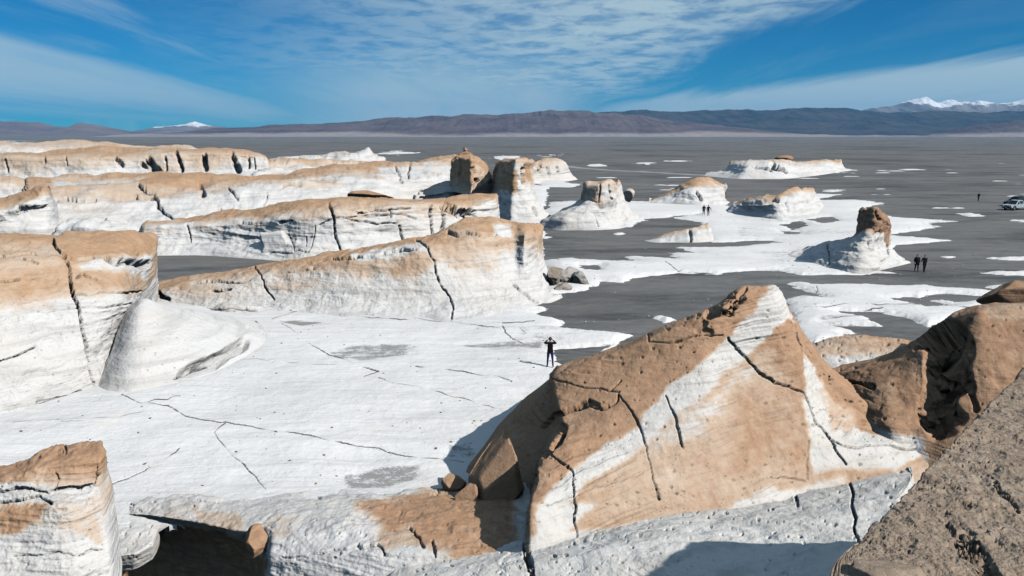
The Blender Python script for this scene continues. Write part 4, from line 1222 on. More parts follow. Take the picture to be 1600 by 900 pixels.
formation('rock_shelf', [('Y', 0, [(560, 1010, 17.5), (700, 1010, 17), (830, 1010, 16.5), (1000, 1000, 15.6), (1200, 1000, 15), (1420, 990, 14.5)], 0.1),
                         ('Y', 0, [(600, 930, 19.6), (710, 928, 19.3), (830, 925, 18.8), (1000, 915, 18.2), (1200, 895, 18), (1410, 870, 18)], 0.05),
                         ('Y', 0, [(640, 890, 21.6), (720, 885, 21), (832, 880, 20.2), (970, 852, 20.4), (1200, 822, 21.2), (1400, 780, 22.4)], 0.0),
                         ('Y', 0, [(650, 876, 22.6), (730, 872, 22.2), (838, 862, 21.4), (1000, 822, 22.3), (1200, 790, 24.2), (1410, 735, 27)], 0.05),
                         ('Y', 0, [(655, 866, 23.6), (735, 860, 23.2), (842, 850, 22.4), (1005, 812, 23.4), (1205, 778, 25.6), (1415, 722, 28.2)], 0.1)],
          M_SHELF, 'rough grey-white layered shelf along the foot of the great rock', seed=64, back=(3, -1), strata=0.8, amp=0.8, amp2=0.5, bed_h=0.2, step=1.3, tilt=(0.12, 0.3), pits=500,
          cracks=[([(1329, 735), (1326, 752), (1332, 768), (1330, 790), (1337, 808), (1334, 826), (1341, 845)], 3.2, 0.5, 0.2),
                  ([(822, 850), (828, 880), (834, 910)], 6, 0.6, 0), ([(1242, 770), (1246, 790)], 3, 0.2, 0.2)])

formation('great_rock', [
    ('Y', 0, [(690, 872, 27.0), (812, 890, 24.6), (826, 905, 21.00), (900, 862, 21.95), (1000, 834, 22.93), (1100, 818, 23.54), (1200, 796, 24.35), (1262, 790, 25.30), (1330, 790, 25.50), (1400, 775, 26.04), (1470, 745, 27.22)], 0.5),
    ('Y', 0, [(706, 805, 29.0), (822, 802, 26.6), (829, 792, 22.40), (900, 775, 23.10), (1000, 752, 24.06), (1100, 742, 24.88), (1200, 722, 26.10), (1262, 695, 27.00), (1302, 694, 27.40), (1372, 694, 27.88), (1456, 692, 28.84)], 0.9),
    ('Y', 0, [(735, 722, 31.3), (839, 725, 29.4), (846, 722, 24.60), (915, 700, 25.23), (1005, 672, 25.93), (1100, 645, 26.53), (1190, 625, 27.73), (1258, 612, 28.35), (1288, 645, 28.85), (1352, 672, 29.18), (1444, 687, 29.84)], 1),
    ('Y', 0, [(792, 664, 34.4), (862, 666, 31.2), (880, 662, 26.80), (945, 635, 27.10), (1020, 602, 27.50), (1095, 570, 27.90), (1165, 545, 28.90), (1236, 532, 29.40), (1268, 572, 29.90), (1338, 640, 30.00), (1434, 684, 30.60)], 1),
    ('Y', 0, [(856, 616, 34.2), (860, 602, 32.2), (863, 592, 29.40), (935, 562, 29.20), (1030, 522, 29.10), (1112, 488, 29.00), (1164, 462, 29.50), (1204, 456, 30.00), (1236, 500, 30.40), (1298, 585, 30.20), (1428, 681, 30.90)], 1),
    ('Y', 0, [(858, 611, 34.8), (862, 598, 32.8), (866, 588, 30.00), (935, 559, 30.10), (1035, 515, 30.10), (1120, 477, 30.00), (1168, 446, 30.30), (1208, 446, 30.80), (1238, 496, 31.10), (1300, 582, 30.80), (1430, 679, 31.40)], 1)],
    M_BIG, 'great tan and white peaked rock filling the right foreground', seed=65, back=(10, -0.5), strata=0.9, amp=0.55, amp2=0.55, bed_h=0.2, step=1.25, smooth=5, usmooth=4, pits=520, tilt=(-0.12, 0.0),
    paint=[([(1218, 446), (1240, 500), (1212, 512), (1198, 535), (1150, 568), (1112, 612), (1062, 640), (1020, 692), (940, 750), (890, 785), (830, 806), (828, 790), (870, 758), (940, 705), (1000, 662), (1048, 602), (1082, 572), (1140, 525), (1172, 488), (1196, 456)], 0.08, 6),
           ([(1060, 640), (1112, 612), (1150, 568), (1205, 545), (1250, 600), (1258, 740), (1160, 790), (1010, 818), (880, 836), (900, 790), (1020, 700)], 0.58, 24),
           ([(1060, 645), (1112, 612), (1150, 568), (1200, 560), (1130, 640), (1080, 690), (1000, 730), (930, 775)], 0.34, 22),
           ([(1150, 620), (1240, 610), (1250, 720), (1150, 730)], 0.74, 30),
           ([(1256, 560), (1272, 572), (1300, 640), (1345, 680), (1450, 690), (1460, 702), (1400, 736), (1325, 730), (1268, 738), (1260, 690)], 0.12, 5),
           ([(1280, 610), (1340, 650), (1330, 680), (1300, 670)], 0.5, 8),
           ([(830, 806), (890, 785), (930, 790), (880, 835), (835, 840)], 0.05, 8), ([(1120, 800), (1200, 770), (1320, 745), (1320, 760), (1200, 790), (1060, 820)], 0.25, 8),
           ([(880, 838), (1000, 820), (1040, 826), (900, 862), (830, 890), (830, 840)], 0.0, 6)],
    cracks=[([(1138, 528), (1150, 545), (1180, 575), (1210, 598), (1255, 612), (1266, 635), (1275, 662), (1300, 690), (1322, 725)], 3.6, 0.30, 0.4), ([(1296, 684), (1340, 700), (1440, 702)], 2.2, 0.15, 0.5),
            ([(1012, 520), (1014, 534), (1060, 534), (1130, 524)], 2.6, 0.12, 0.2), ([(862, 592), (900, 602), (950, 610), (968, 612)], 2.4, 0.10, 0.1), ([(950, 612), (965, 600), (970, 595)], 3, 0.15, 0.1),
            ([(868, 650), (890, 640), (915, 632)], 6, 0.35, 0.0), ([(915, 632), (940, 640), (962, 630), (966, 615)], 3.4, 0.2, 0.0), ([(920, 626), (935, 632)], 4, 0.2, 0), ([(968, 618), (985, 640), (1000, 668), (1012, 710), (1020, 745), (1030, 780)], 2.2, 0.10, 0.5),
            ([(1040, 618), (1052, 645), (1062, 680), (1068, 700)], 2.3, 0.12, 0.5), ([(860, 710), (880, 725), (894, 735), (896, 760), (900, 790), (902, 845)], 2.6, 0.18, 0.5), ([(860, 790), (900, 775), (960, 752), (1005, 738)], 2.2, 0.08, 0.5),
            ([(1240, 498), (1252, 540), (1258, 580)], 2.2, 0.08, 0.1), ([(1203, 745), (1235, 748), (1258, 752)], 2.2, 0.08, 0.4), ([(1120, 470), (1150, 465), (1166, 452)], 4, 0.2, 0), ([(1108, 492), (1140, 490), (1158, 470)], 10, 0.35, 0.0), ([(1264, 690), (1262, 748)], 2.2, 0.06, 0.2),
            ([(1110, 520), (1090, 515), (1100, 505)], 9, 0.15, 0.0), ([(880, 668), (872, 690), (852, 712)], 8, 0.3, 0.0), ([(868, 648), (850, 665)], 6, 0.3, 0.0)])

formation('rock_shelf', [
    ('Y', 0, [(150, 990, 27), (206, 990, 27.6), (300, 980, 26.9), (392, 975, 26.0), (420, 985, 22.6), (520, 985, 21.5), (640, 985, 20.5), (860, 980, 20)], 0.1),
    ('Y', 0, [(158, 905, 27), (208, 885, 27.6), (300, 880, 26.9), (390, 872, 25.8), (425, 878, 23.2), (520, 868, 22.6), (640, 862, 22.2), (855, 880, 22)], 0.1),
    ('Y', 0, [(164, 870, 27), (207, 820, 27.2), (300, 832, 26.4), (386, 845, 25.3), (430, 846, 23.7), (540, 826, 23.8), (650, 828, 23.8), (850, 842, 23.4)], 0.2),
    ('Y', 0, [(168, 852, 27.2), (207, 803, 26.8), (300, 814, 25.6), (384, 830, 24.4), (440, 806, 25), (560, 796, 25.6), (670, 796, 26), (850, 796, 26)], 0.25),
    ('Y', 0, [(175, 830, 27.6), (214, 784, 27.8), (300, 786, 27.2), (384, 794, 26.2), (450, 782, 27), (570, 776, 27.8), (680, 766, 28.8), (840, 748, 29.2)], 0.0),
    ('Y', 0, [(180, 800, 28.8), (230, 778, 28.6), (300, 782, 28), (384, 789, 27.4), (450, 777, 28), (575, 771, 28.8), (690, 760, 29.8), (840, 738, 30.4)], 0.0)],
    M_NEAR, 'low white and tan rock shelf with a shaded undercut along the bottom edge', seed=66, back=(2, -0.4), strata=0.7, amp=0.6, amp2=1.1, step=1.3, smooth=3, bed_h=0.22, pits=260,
    paint=[([(190, 822), (300, 824), (386, 842), (420, 880), (420, 990), (190, 990)], 1.0, 5), ([(560, 790), (640, 775), (800, 740), (810, 890), (740, 900), (700, 860), (620, 850), (590, 815)], 0.95, 14), ([(300, 795), (375, 800), (380, 830), (330, 835)], 0.5, 8), ([(590, 830), (640, 820), (650, 850), (600, 860)], 0.5, 10),  # first polygon: undercut painted full tan to deepen its shade
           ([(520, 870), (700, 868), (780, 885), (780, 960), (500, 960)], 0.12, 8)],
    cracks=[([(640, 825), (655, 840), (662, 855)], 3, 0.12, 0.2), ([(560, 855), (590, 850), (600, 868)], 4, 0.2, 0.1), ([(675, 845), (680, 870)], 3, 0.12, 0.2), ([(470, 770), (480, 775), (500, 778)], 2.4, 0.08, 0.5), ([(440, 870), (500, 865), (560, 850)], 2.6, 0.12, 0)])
formation('rock_slab', [('Y', 0, [(140, 884, 24.9), (176, 892, 24.7), (206, 890, 24.7), (238, 874, 25.2)], 0.35), ('Y', 0, [(140, 858, 24.55), (176, 868, 24.25), (206, 866, 24.3), (238, 850, 24.95)], 0.1),
                        ('Y', 0, [(142, 836, 25.45), (176, 834, 25.6), (206, 832, 25.65), (237, 826, 25.9)], 0.0), ('Y', 0, [(145, 792, 27.6), (176, 790, 27.7), (206, 790, 27.7), (236, 795, 27.5)], 0.0)],
          M_NEAR, 'white slab edge jutting over the shaded hollow beside the brown-topped corner rock', seed=68, back=(1.5, -0.4), strata=0.5, amp=0.4, amp2=0.9, step=1.3, smooth=1, pits=60, nscale=0.7)
boulder('rock_block', at_y(404, 862, 24.0), (0.95, 0.9, 1.25), M_BROWN, 'upright brown layered block standing on the edge of the low shelf', seed=67, tan=1, cuts=12, sink=0.1, rot=0.5, rough=0.14)

boulder('leaning_slab', at_y(780, 776, 27.8), (1.9, 1.9, 2.8), M_BIG, 'tan slab leaning on the shaded side of the great rock', 'rock', seed=72, tan=1.1, cuts=12, sink=0.10, rot=0.3, tilty=0.42)
boulder('boulder', at_y(709, 768, 29.0), (0.95, 0.9, 0.9), M_BIG, 'small tan boulder split flat, casting its shadow on the white floor', seed=69, tan=1.1, cuts=7, sink=0.05)
boulder('boulder', at_y(737, 800, 27.2), (1.15, 1.0, 1.3), M_BIG, 'angular tan boulder wedged below the leaning slab', seed=70, tan=1.1, cuts=10, sink=0.1, rot=0.8)

formation('rock_outcrop', [('Y', 0, [(-260, 1000, 19), (-60, 1000, 19), (40, 1000, 19), (110, 990, 19.2), (174, 980, 20)], 0.1), ('Y', 0, [(-260, 880, 20.4), (-60, 875, 20.4), (30, 862, 20.5), (100, 850, 20.6), (168, 858, 21.2)], 0.05),
                           ('Y', 0, [(-260, 815, 21), (-60, 812, 21), (30, 800, 21), (90, 790, 21), (157, 792, 21.8)], 0.4), ('Y', 0, [(-260, 782, 21.6), (-60, 780, 21.6), (30, 776, 21.5), (70, 774, 21.6), (152, 764, 22.2)], 0.3),
                           ('Y', 0, [(-260, 756, 22), (-60, 754, 22), (30, 742, 22), (75, 728, 22.2), (155, 722, 22.6)], 1.0), ('Y', 0, [(-260, 742, 23.6), (-60, 738, 23.6), (26, 726, 23.6), (80, 701, 23.8), (157, 688, 23.8)], 1.0)],
          M_NEAR, 'brown-topped rock with a level fissure in the lower left corner', seed=71, back=(3, -0.8), strata=1.2, amp=0.8, amp2=1.3, step=1.25, smooth=2, bed_h=0.18, pits=260,
          paint=[([(0, 795), (70, 780), (60, 800), (30, 825), (-20, 838), (-100, 840), (-100, 800)], 0.95, 8), ([(-100, 756), (60, 758), (140, 762), (140, 782), (60, 784), (-100, 790)], 0.0, 4), ([(90, 790), (155, 785), (160, 850), (100, 830)], 0.45, 12)],
          cracks=[([(0, 768), (40, 762), (62, 768), (75, 770)], 3.6, 0.25, 0), ([(0, 784), (45, 778), (62, 775), (80, 786)], 4, 0.3, 0), ([(75, 768), (110, 762), (140, 758), (148, 754)], 3, 0.2, 0), ([(86, 738), (92, 748), (88, 762)], 2.2, 0.08, 0.1), ([(100, 692), (103, 708)], 3, 0.15, 0), ([(20, 868), (90, 862), (130, 866), (162, 858)], 2.4, 0.1, 0.2)])

def plane_Y(py, z0, k, Y0):
    s_, _ = slope(py)
    return float((z0 - k * Y0 - CAM_H) / (s_ - k))


NR = [[(1292, 935), (1450, 1000), (1640, 1050), (1900, 1060)], [(1334, 868), (1440, 856), (1580, 815), (1860, 760)],
      [(1340, 856), (1418, 796), (1535, 694), (1690, 640)], [(1346, 844), (1420, 768), (1512, 668), (1614, 562)]]
formation('near_rock', [('Y', 0, [(x, y, plane_Y(y, 9.0, -0.03, 8)) for x, y in r], t) for r, t in zip(NR, (0.75, 0.8, 0.8, 0.85))],
          M_ROUGH, 'rough grey-brown slab rising into the bottom right corner, closest of all', seed=73, back=(2.2, 3.0), strata=0.0, amp=1.0, amp2=2.0, step=1.2, smooth=3, pits=500,
          cracks=[([(1504, 850), (1530, 880), (1560, 915)], 22, 0.10, 0), ([(1435, 764), (1470, 762), (1500, 764)], 2.4, 0.03, 0), ([(1555, 755), (1580, 780), (1592, 800)], 6, 0.07, 0), ([(1480, 820), (1490, 835)], 6, 0.06, 0), ([(1500, 786), (1512, 790)], 6, 0.06, 0)])
boulder('boulder', at_y(1375, 905, 7.6), (0.8, 0.55, 0.30), M_ROUGH, 'small light brown rock under the closest rough slab', seed=74, tan=1, cuts=8, sink=0.3, rot=0.2)

for k, (x, y, d, r, lab) in enumerate([(720, 244, (1.5, 1.3, 0.9), 0.3, 'leftmost brown stone of the cairn'), (735, 243.5, (1.6, 1.3, 0.8), 1.2, 'rightmost brown stone of the cairn'),
                                       (727, 241, (1.7, 1.4, 1.0), 0.7, 'middle brown stone of the cairn, under its topmost stone'), (727, 235.5, (0.9, 0.8, 0.8), 0.2, 'topmost small stone of the cairn')]):
    boulder('cairn_stone', at_y(x, y, 156), d, M_BROWN, lab, 'stone', seed=80 + k, rot=r, tan=0.9, sink=0.1, sub=3, group='stones of the cairn')

# ------------------------------------------------------------------ the air
def build_haze():
    bm = bmesh.new()
    bmesh.ops.create_cube(bm, size=1.0)
    me = bpy.data.meshes.new('haze')
    bm.to_mesh(me); bm.free()
    o = bpy.data.objects.new('haze', me)
    o.dimensions = (1, 1, 1)
    o.scale = (40000, 16000, 470)
    o.location = (0, 16000 / 2 - 3600, 470 / 2 - 30)
    COL.objects.link(o)
    m = bpy.data.materials.new('haze'); m.use_nodes = True
    nt = m.node_tree; nt.nodes.clear()
    v = nt.nodes.new('ShaderNodeVolumePrincipled')
    v.inputs['Color'].default_value = (0.10, 0.48, 0.95, 1)
    v.inputs['Density'].default_value = 0.000055
    v.inputs['Anisotropy'].default_value = 0.0
    out = nt.nodes.new('ShaderNodeOutputMaterial')
    nt.links.new(v.outputs[0], out.inputs['Volume'])
    me.materials.append(m)
    o['kind'] = 'stuff'
    tag(o, 'thin blue haze over the distant hills')


build_haze()

# ------------------------------------------------------------------ people
def skinned(joints, edges, sub=2):
    names = list(joints)
    me = bpy.data.meshes.new('skeleton')
    me.from_pydata([joints[n][0] for n in names], [(names.index(a), names.index(b)) for a, b in edges], [])
    ob = bpy.data.objects.new('skeleton', me)
    COL.objects.link(ob)
    ob.modifiers.new('skin', 'SKIN')
    if not me.skin_vertices:
        me.skin_vertices.new() if hasattr(me.skin_vertices, 'new') else None
    bpy.context.view_layer.objects.active = ob
    lay = me.skin_vertices[0].data
    for i, n in enumerate(names):
        r = joints[n][1]
        lay[i].radius = r if isinstance(r, tuple) else (r, r)
        lay[i].use_root = (n == 'pelvis')
    m2 = ob.modifiers.new('sub', 'SUBSURF'); m2.levels = sub; m2.render_levels = sub
    dg = bpy.context.evaluated_depsgraph_get()
    out = bpy.data.meshes.new_from_object(ob.evaluated_get(dg))
    bpy.data.objects.remove(ob)
    bpy.data.meshes.remove(me)
    return out


M_SKIN = plain_mat('skin', (0.42, 0.25, 0.17), 0.55, 0.3)
M_HAIR = plain_mat('dark_hair', (0.035, 0.03, 0.03), 0.6, 0.3)


def person(foot, face, label, pose, top, legs, shoes=(0.02, 0.02, 0.022), hair=(0.04, 0.035, 0.03), height=1.74, long_coat=False, hood=False, group=None, bulky=1.0):
    """face = direction of the gaze on the ground"""
    k = height / 1.74
    J, E = {}, []

    def j(n, p, r, parent=None):
        J[n] = (tuple(c * k for c in p), tuple(c * k for c in r) if isinstance(r, tuple) else r * k)
        if parent: E.append((parent, n))
    b = bulky
    j('pelvis', (0, 0, 0.96), (0.155 * b, 0.115 * b))
    j('waist', (0, 0, 1.10), (0.150 * b, 0.110 * b), 'pelvis'); j('chest', (0, 0.0, 1.30), (0.185 * b, 0.125 * b), 'waist')
    j('collar', (0, -0.01, 1.43), (0.13, 0.085), 'chest'); j('neck', (0, 0.0, 1.50), 0.058, 'collar')
    j('jaw', (0, 0.025, 1.565), (0.066, 0.075), 'neck'); j('head', (0, 0.012, 1.645), (0.078, 0.096), 'jaw'); j('crown', (0, 0.0, 1.705), (0.052, 0.062), 'head')
    for s, sd in ((-1, 'l'), (1, 'r')):
        st = pose.get('stride', 0.0) * (1 if s < 0 else -1)
        sp = pose.get('spread', 0.11)
        j('hip' + sd, (s * 0.095, 0, 0.88), 0.098 * b, 'pelvis')
        j('knee' + sd, (s * (0.05 + sp * 0.6), 0.03 + st * 0.5, 0.50 + abs(st) * 0.02), 0.064 * b, 'hip' + sd)
        j('calf' + sd, (s * (0.04 + sp * 0.8), st * 0.75, 0.33), 0.058 * b, 'knee' + sd)
        j('ankle' + sd, (s * (0.03 + sp), -0.02 + st, 0.09 + max(0, -st) * 0.10), 0.043, 'calf' + sd)
        j('toe' + sd, (s * (0.05 + sp), 0.13 + st, 0.035 + max(0, -st) * 0.02), (0.042, 0.034), 'ankle' + sd)
        j('shoulder' + sd, (s * 0.185 * b, -0.005, 1.405), 0.072 * b, 'collar')
        el, hd = pose['elbow' + sd], pose['hand' + sd]
        j('elbow' + sd, el, 0.050 * b, 'shoulder' + sd)
        el_, hd_ = Vector(el), Vector(hd)
        j('wrist' + sd, tuple(el_.lerp(hd_, 0.86)), 0.033, 'elbow' + sd)
        d = (hd_ - el_).normalized()
        pal = hd_ + d * 0.035
        j('palm' + sd, tuple(pal), (0.036, 0.022), 'wrist' + sd)
        side = d.cross(Vector((0, 1, 0.2))).normalized()
        curl = Vector((0, 1, 0)) * 0.03 if abs(d.y) < 0.8 else Vector((-s, 0, 0)) * 0.03
        for f in range(4):
            o_ = side * (f - 1.5) * 0.021
            L_ = (0.062, 0.074, 0.070, 0.052)[f]
            j(f'f{f}a' + sd, tuple(pal + o_ + d * 0.045), 0.0095, 'palm' + sd)
            j(f'f{f}b' + sd, tuple(pal + o_ + d * (0.04 + L_) + curl), 0.0085, f'f{f}a' + sd)
        j('ta' + sd, tuple(pal + side * (-0.045 * s) + d * 0.0), 0.011, 'palm' + sd)
        j('tb' + sd, tuple(pal + side * (-0.055 * s) + d * 0.04 + curl * 0.6), 0.010, 'ta' + sd)
    me = skinned(J, E)
    me.name = 'person'
    mats = [plain_mat('jacket', top, 0.85, 0.1, scale=60), plain_mat('trousers', legs, 0.85, 0.1, scale=60), plain_mat('shoe', shoes, 0.6, 0.2), M_SKIN]
    me.materials.clear()
    for m in mats: me.materials.append(m)
    hl, hr = (Vector(pose['handl']) * k, Vector(pose['handr']) * k)
    hem = (0.72 if long_coat else 0.93) * k
    for p in me.polygons:
        c = p.center
        p.use_smooth = True
        near_hand = min((c - hl).length, (c - hr).length) < 0.07 * k or min((c - (hl + (hl - Vector(pose['elbowl']) * k).normalized() * 0.09)).length, (c - (hr + (hr - Vector(pose['elbowr']) * k).normalized() * 0.09)).length) < 0.085 * k
        if near_hand: p.material_index = 3
        elif c.z < 0.085 * k: p.material_index = 2
        elif c.z > 1.485 * k and abs(c.x) < 0.11 * k: p.material_index = 0 if hood and c.y < 0.05 else 3
        elif c.z < hem and abs(c.x) < 0.30 * k: p.material_index = 1
        else: p.material_index = 0
    zmin = min(v.co.z for v in me.vertices)
    for v in me.vertices: v.co.z -= zmin
    o = bpy.data.objects.new('person', me)
    COL.objects.link(o)
    o.location = foot
    o.rotation_euler = (0, 0, math.atan2(-face[0], face[1]))
    tag(o, label, 'person', group)
    # hair as a cap over the back and top of the head
    bm = bmesh.new()
    bmesh.ops.create_uvsphere(bm, u_segments=20, v_segments=14, radius=1.0)
    for v in list(bm.verts):
        if v.co.y > 0.45 and v.co.z < 0.45 or v.co.z < -0.55: bm.verts.remove(v)
    hm = bpy.data.meshes.new('hair')
    for v in bm.verts:
        v.co = Vector((v.co.x * 0.088, v.co.y * 0.106 - 0.004, v.co.z * 0.118 + 1.652)) * k - Vector((0, 0, zmin))
    bm.to_mesh(hm); bm.free()
    for p in hm.polygons: p.use_smooth = True
    hm.materials.append(plain_mat('hair', hair, 0.7, 0.2))
    h = bpy.data.objects.new('hair', hm); COL.objects.link(h); h.parent = o
    # ears, nose as part of the face child
    if long_coat:
        bm = bmesh.new()
        ring = []
        n = 24
        for q, (z, rx, ry) in enumerate([(1.42, 0.17, 0.10), (1.30, 0.215, 0.155), (1.10, 0.20, 0.15), (0.92, 0.215, 0.165), (0.74, 0.235, 0.19), (0.735, 0.20, 0.15)]):
            ring.append([bm.verts.new((rx * b * math.cos(2 * math.pi * i / n) * k, ry * b * math.sin(2 * math.pi * i / n) * k, z * k - zmin)) for i in range(n)])
        for q in range(len(ring) - 1):
            for i in range(n):
                bm.faces.new((ring[q][i], ring[q + 1][i], ring[q + 1][(i + 1) % n], ring[q][(i + 1) % n]))
        cm = bpy.data.meshes.new('coat'); bm.normal_update(); bm.to_mesh(cm); bm.free()
        for p in cm.polygons: p.use_smooth = True
        cm.materials.append(mats[0])
        co = bpy.data.objects.new('coat', cm); COL.objects.link(co); co.parent = o
    return o


def ground_z(p):
    """height of the ground or pavement under a place"""
    dg = bpy.context.evaluated_depsgraph_get()
    best = -9
    for n in ('sand_plain', 'pumice_pavement'):
        ob = bpy.data.objects[n]
        loc = ob.matrix_world.inverted() @ Vector((p[0], p[1], 30))
        hit, q, _, _ = ob.ray_cast(loc, Vector((0, 0, -1)), distance=80)
        if hit: best = max(best, (ob.matrix_world @ q).z)
    return best


def on_ground(px, py):
    p = at_z(px, py, 0.1)
    z = ground_z(p)
    p = at_z(px, py, z)
    return (float(p[0]), float(p[1]), ground_z(p) - 0.005)


bpy.context.view_layer.update()
PHOTO = dict(elbowl=(-0.335, 0.10, 1.37), elbowr=(0.335, 0.10, 1.37), handl=(-0.10, 0.21, 1.56), handr=(0.10, 0.21, 1.56), spread=0.13)
WALKA = dict(elbowl=(-0.26, -0.06, 1.14), elbowr=(0.26, -0.03, 1.14), handl=(-0.24, 0.06, 0.92), handr=(0.24, 0.10, 0.93), stride=0.16, spread=0.07)
WALKB = dict(elbowl=(-0.25, -0.08, 1.15), elbowr=(0.33, 0.02, 1.16), handl=(-0.25, 0.02, 0.91), handr=(0.45, 0.06, 0.96), stride=-0.13, spread=0.09)
STAND = dict(elbowl=(-0.24, -0.04, 1.13), elbowr=(0.24, -0.04, 1.13), handl=(-0.22, 0.10, 0.93), handr=(0.22, 0.10, 0.93), spread=0.08, stride=0.08)
person(on_ground(859.5, 574), (0.05, 1), 'person in black top and blue trousers taking a photo on the white pavement', PHOTO, (0.010, 0.009, 0.010), (0.030, 0.030, 0.11), shoes=(0.02, 0.025, 0.03), hair=(0.055, 0.06, 0.07), height=1.78)
GR = 'people walking across the flat'
person(on_ground(1431.5, 424.5), (-0.1, -1), 'left walker of the dark-clad pair nearest the hoodoo, in a long black coat', WALKA, (0.010, 0.010, 0.012), (0.015, 0.02, 0.028), hair=(0.012, 0.012, 0.012), height=1.72, long_coat=True, hood=True, bulky=1.12, group=GR)
person(on_ground(1443.5, 425), (0.1, -1), 'right walker of the dark-clad pair nearest the hoodoo, one arm swung out', WALKB, (0.012, 0.014, 0.014), (0.016, 0.012, 0.02), hair=(0.015, 0.015, 0.015), height=1.70, bulky=1.12, group=GR)
person(on_ground(1099.5, 336.5), (0, 1), 'person in black on the left of the far walking couple', WALKA, (0.010, 0.010, 0.014), (0.015, 0.015, 0.02), hair=(0.015, 0.015, 0.02), height=1.70, bulky=1.1, group=GR)
person(on_ground(1106.5, 337.5), (0.1, 1), 'person in dark jacket and grey trousers on the right of the far couple', WALKB, (0.022, 0.030, 0.036), (0.13, 0.14, 0.15), hair=(0.02, 0.02, 0.025), height=1.78, bulky=1.1, group=GR)
person(on_ground(1528.5, 314.5), (-0.9, -0.3), 'lone distant figure in dark clothes left of the parked vehicles', STAND, (0.012, 0.018, 0.018), (0.014, 0.02, 0.02), hair=(0.012, 0.012, 0.012), height=1.75, bulky=1.1, group=GR)

# ------------------------------------------------------------------ vehicles
def paint_mat(name, color, rough=0.3, metallic=0.4):
    n = NB(name)
    f = n.noise(6, 5, 0.6)
    c = n.mix(n.rng(f, 0.5, 0.8, 0, 0.25), color, (0.22, 0.20, 0.18))     # road dust
    return n.done(c, n.rng(f, 0.4, 0.8, rough, 0.6), None, 0.5, metallic)


M_GLASS = plain_mat('car_glass', (0.012, 0.016, 0.02), 0.08, 0.6, var=0.05)
M_TYRE = plain_mat('tyre_rubber', (0.022, 0.022, 0.022), 0.85, 0.1)
M_RIM = plain_mat('wheel_rim', (0.45, 0.46, 0.47), 0.35, 0.5, 0.8)
M_TRIM = plain_mat('black_trim', (0.02, 0.02, 0.022), 0.6, 0.3)
M_LAMP = plain_mat('lamp_glass', (0.55, 0.57, 0.58), 0.12, 0.6)
M_RED = plain_mat('tail_lamp', (0.30, 0.02, 0.02), 0.2, 0.5)


def bm_obj(name, bm, mat, parent, smooth=False, loc=(0, 0, 0)):
    me = bpy.data.meshes.new(name)
    bmesh.ops.recalc_face_normals(bm, faces=bm.faces)
    bm.to_mesh(me); bm.free()
    me.materials.append(mat)
    if smooth:
        for p in me.polygons: p.use_smooth = True
    o = bpy.data.objects.new(name, me); COL.objects.link(o)
    o.parent = parent; o.location = loc
    return o


def extrude_profile(prof, half, bevel=0.04, taper=None):
    """side outline in (x, z) swept across the width; taper(z) narrows it"""
    bm = bmesh.new()
    L = [bm.verts.new((x, -half * (taper(z) if taper else 1), z)) for x, z in prof]
    Rr = [bm.verts.new((x, half * (taper(z) if taper else 1), z)) for x, z in prof]
    n = len(prof)
    bm.faces.new(L); bm.faces.new(Rr[::-1])
    for i in range(n):
        bm.faces.new((L[i], Rr[i], Rr[(i + 1) % n], L[(i + 1) % n]))
    bmesh.ops.recalc_face_normals(bm, faces=bm.faces)
    if bevel:
        ed = [e for e in bm.edges if abs(e.verts[0].co.y - e.verts[1].co.y) < 1e-3 or True]
        bmesh.ops.bevel(bm, geom=ed, offset=bevel, segments=2, affect='EDGES', clamp_overlap=True)
    return bm


def panel(pts, off):
    """a thin pane from a quad / polygon with thickness"""
    bm = bmesh.new()
    f = bm.faces.new([bm.verts.new(p) for p in pts])
    bm.normal_update()
    r = bmesh.ops.extrude_face_region(bm, geom=[f])
    for v in r['geom']:
        if isinstance(v, bmesh.types.BMVert): v.co += Vector(off)
    return bm


def box(c, d, bevel=0.02):
    bm = bmesh.new()
    bmesh.ops.create_cube(bm, size=1.0)
    for v in bm.verts: v.co = Vector((c[0] + v.co.x * d[0], c[1] + v.co.y * d[1], c[2] + v.co.z * d[2]))
    bmesh.ops.bevel(bm, geom=bm.edges[:], offset=bevel, segments=2, affect='EDGES', clamp_overlap=True)
    return bm


def arch(cx, r, z0=0.42, n=7):
    """wheel arch points for the lower body line, running from front (+x) to rear"""
    return [(cx + r * math.cos(math.pi * i / n), max(z0, 0.38 + r * math.sin(math.pi * i / n))) for i in range(n + 1)]


def wheel(parent, x, y, r):
    bm = bmesh.new()
    n = 24
    prof = [(r * 0.58, -0.10), (r * 0.90, -0.125), (r, -0.09), (r, 0.09), (r * 0.90, 0.125), (r * 0.58, 0.10)]
    ring = [[bm.verts.new((p[0] * math.cos(2 * math.pi * i / n), p[1], p[0] * math.sin(2 * math.pi * i / n))) for p in prof] for i in range(n)]
    for i in range(n):
        for q in range(len(prof)):
            a, b = ring[i], ring[(i + 1) % n]
            bm.faces.new((a[q], b[q], b[(q + 1) % len(prof)], a[(q + 1) % len(prof)]))
    w = bm_obj('wheel', bm, M_TYRE, parent, True, (x, y, r))
    bm = bmesh.new()
    s = -1 if y < 0 else 1
    bmesh.ops.create_cone(bm, cap_ends=True, segments=20, radius1=r * 0.58, radius2=r * 0.50, depth=0.16, matrix=Matrix.Rotation(-s * math.pi / 2, 4, 'X'))
    for i in range(5):
        a = 2 * math.pi * i / 5
        bmesh.ops.create_cube(bm, size=1, matrix=Matrix.Translation((r * 0.30 * math.cos(a), s * 0.085, r * 0.30 * math.sin(a))) @ Matrix.Rotation(-a, 4, 'Y') @ Matrix.Diagonal((r * 0.44, 0.03, r * 0.13, 1)))
    bm_obj('rim', bm, M_RIM, w)
    return w


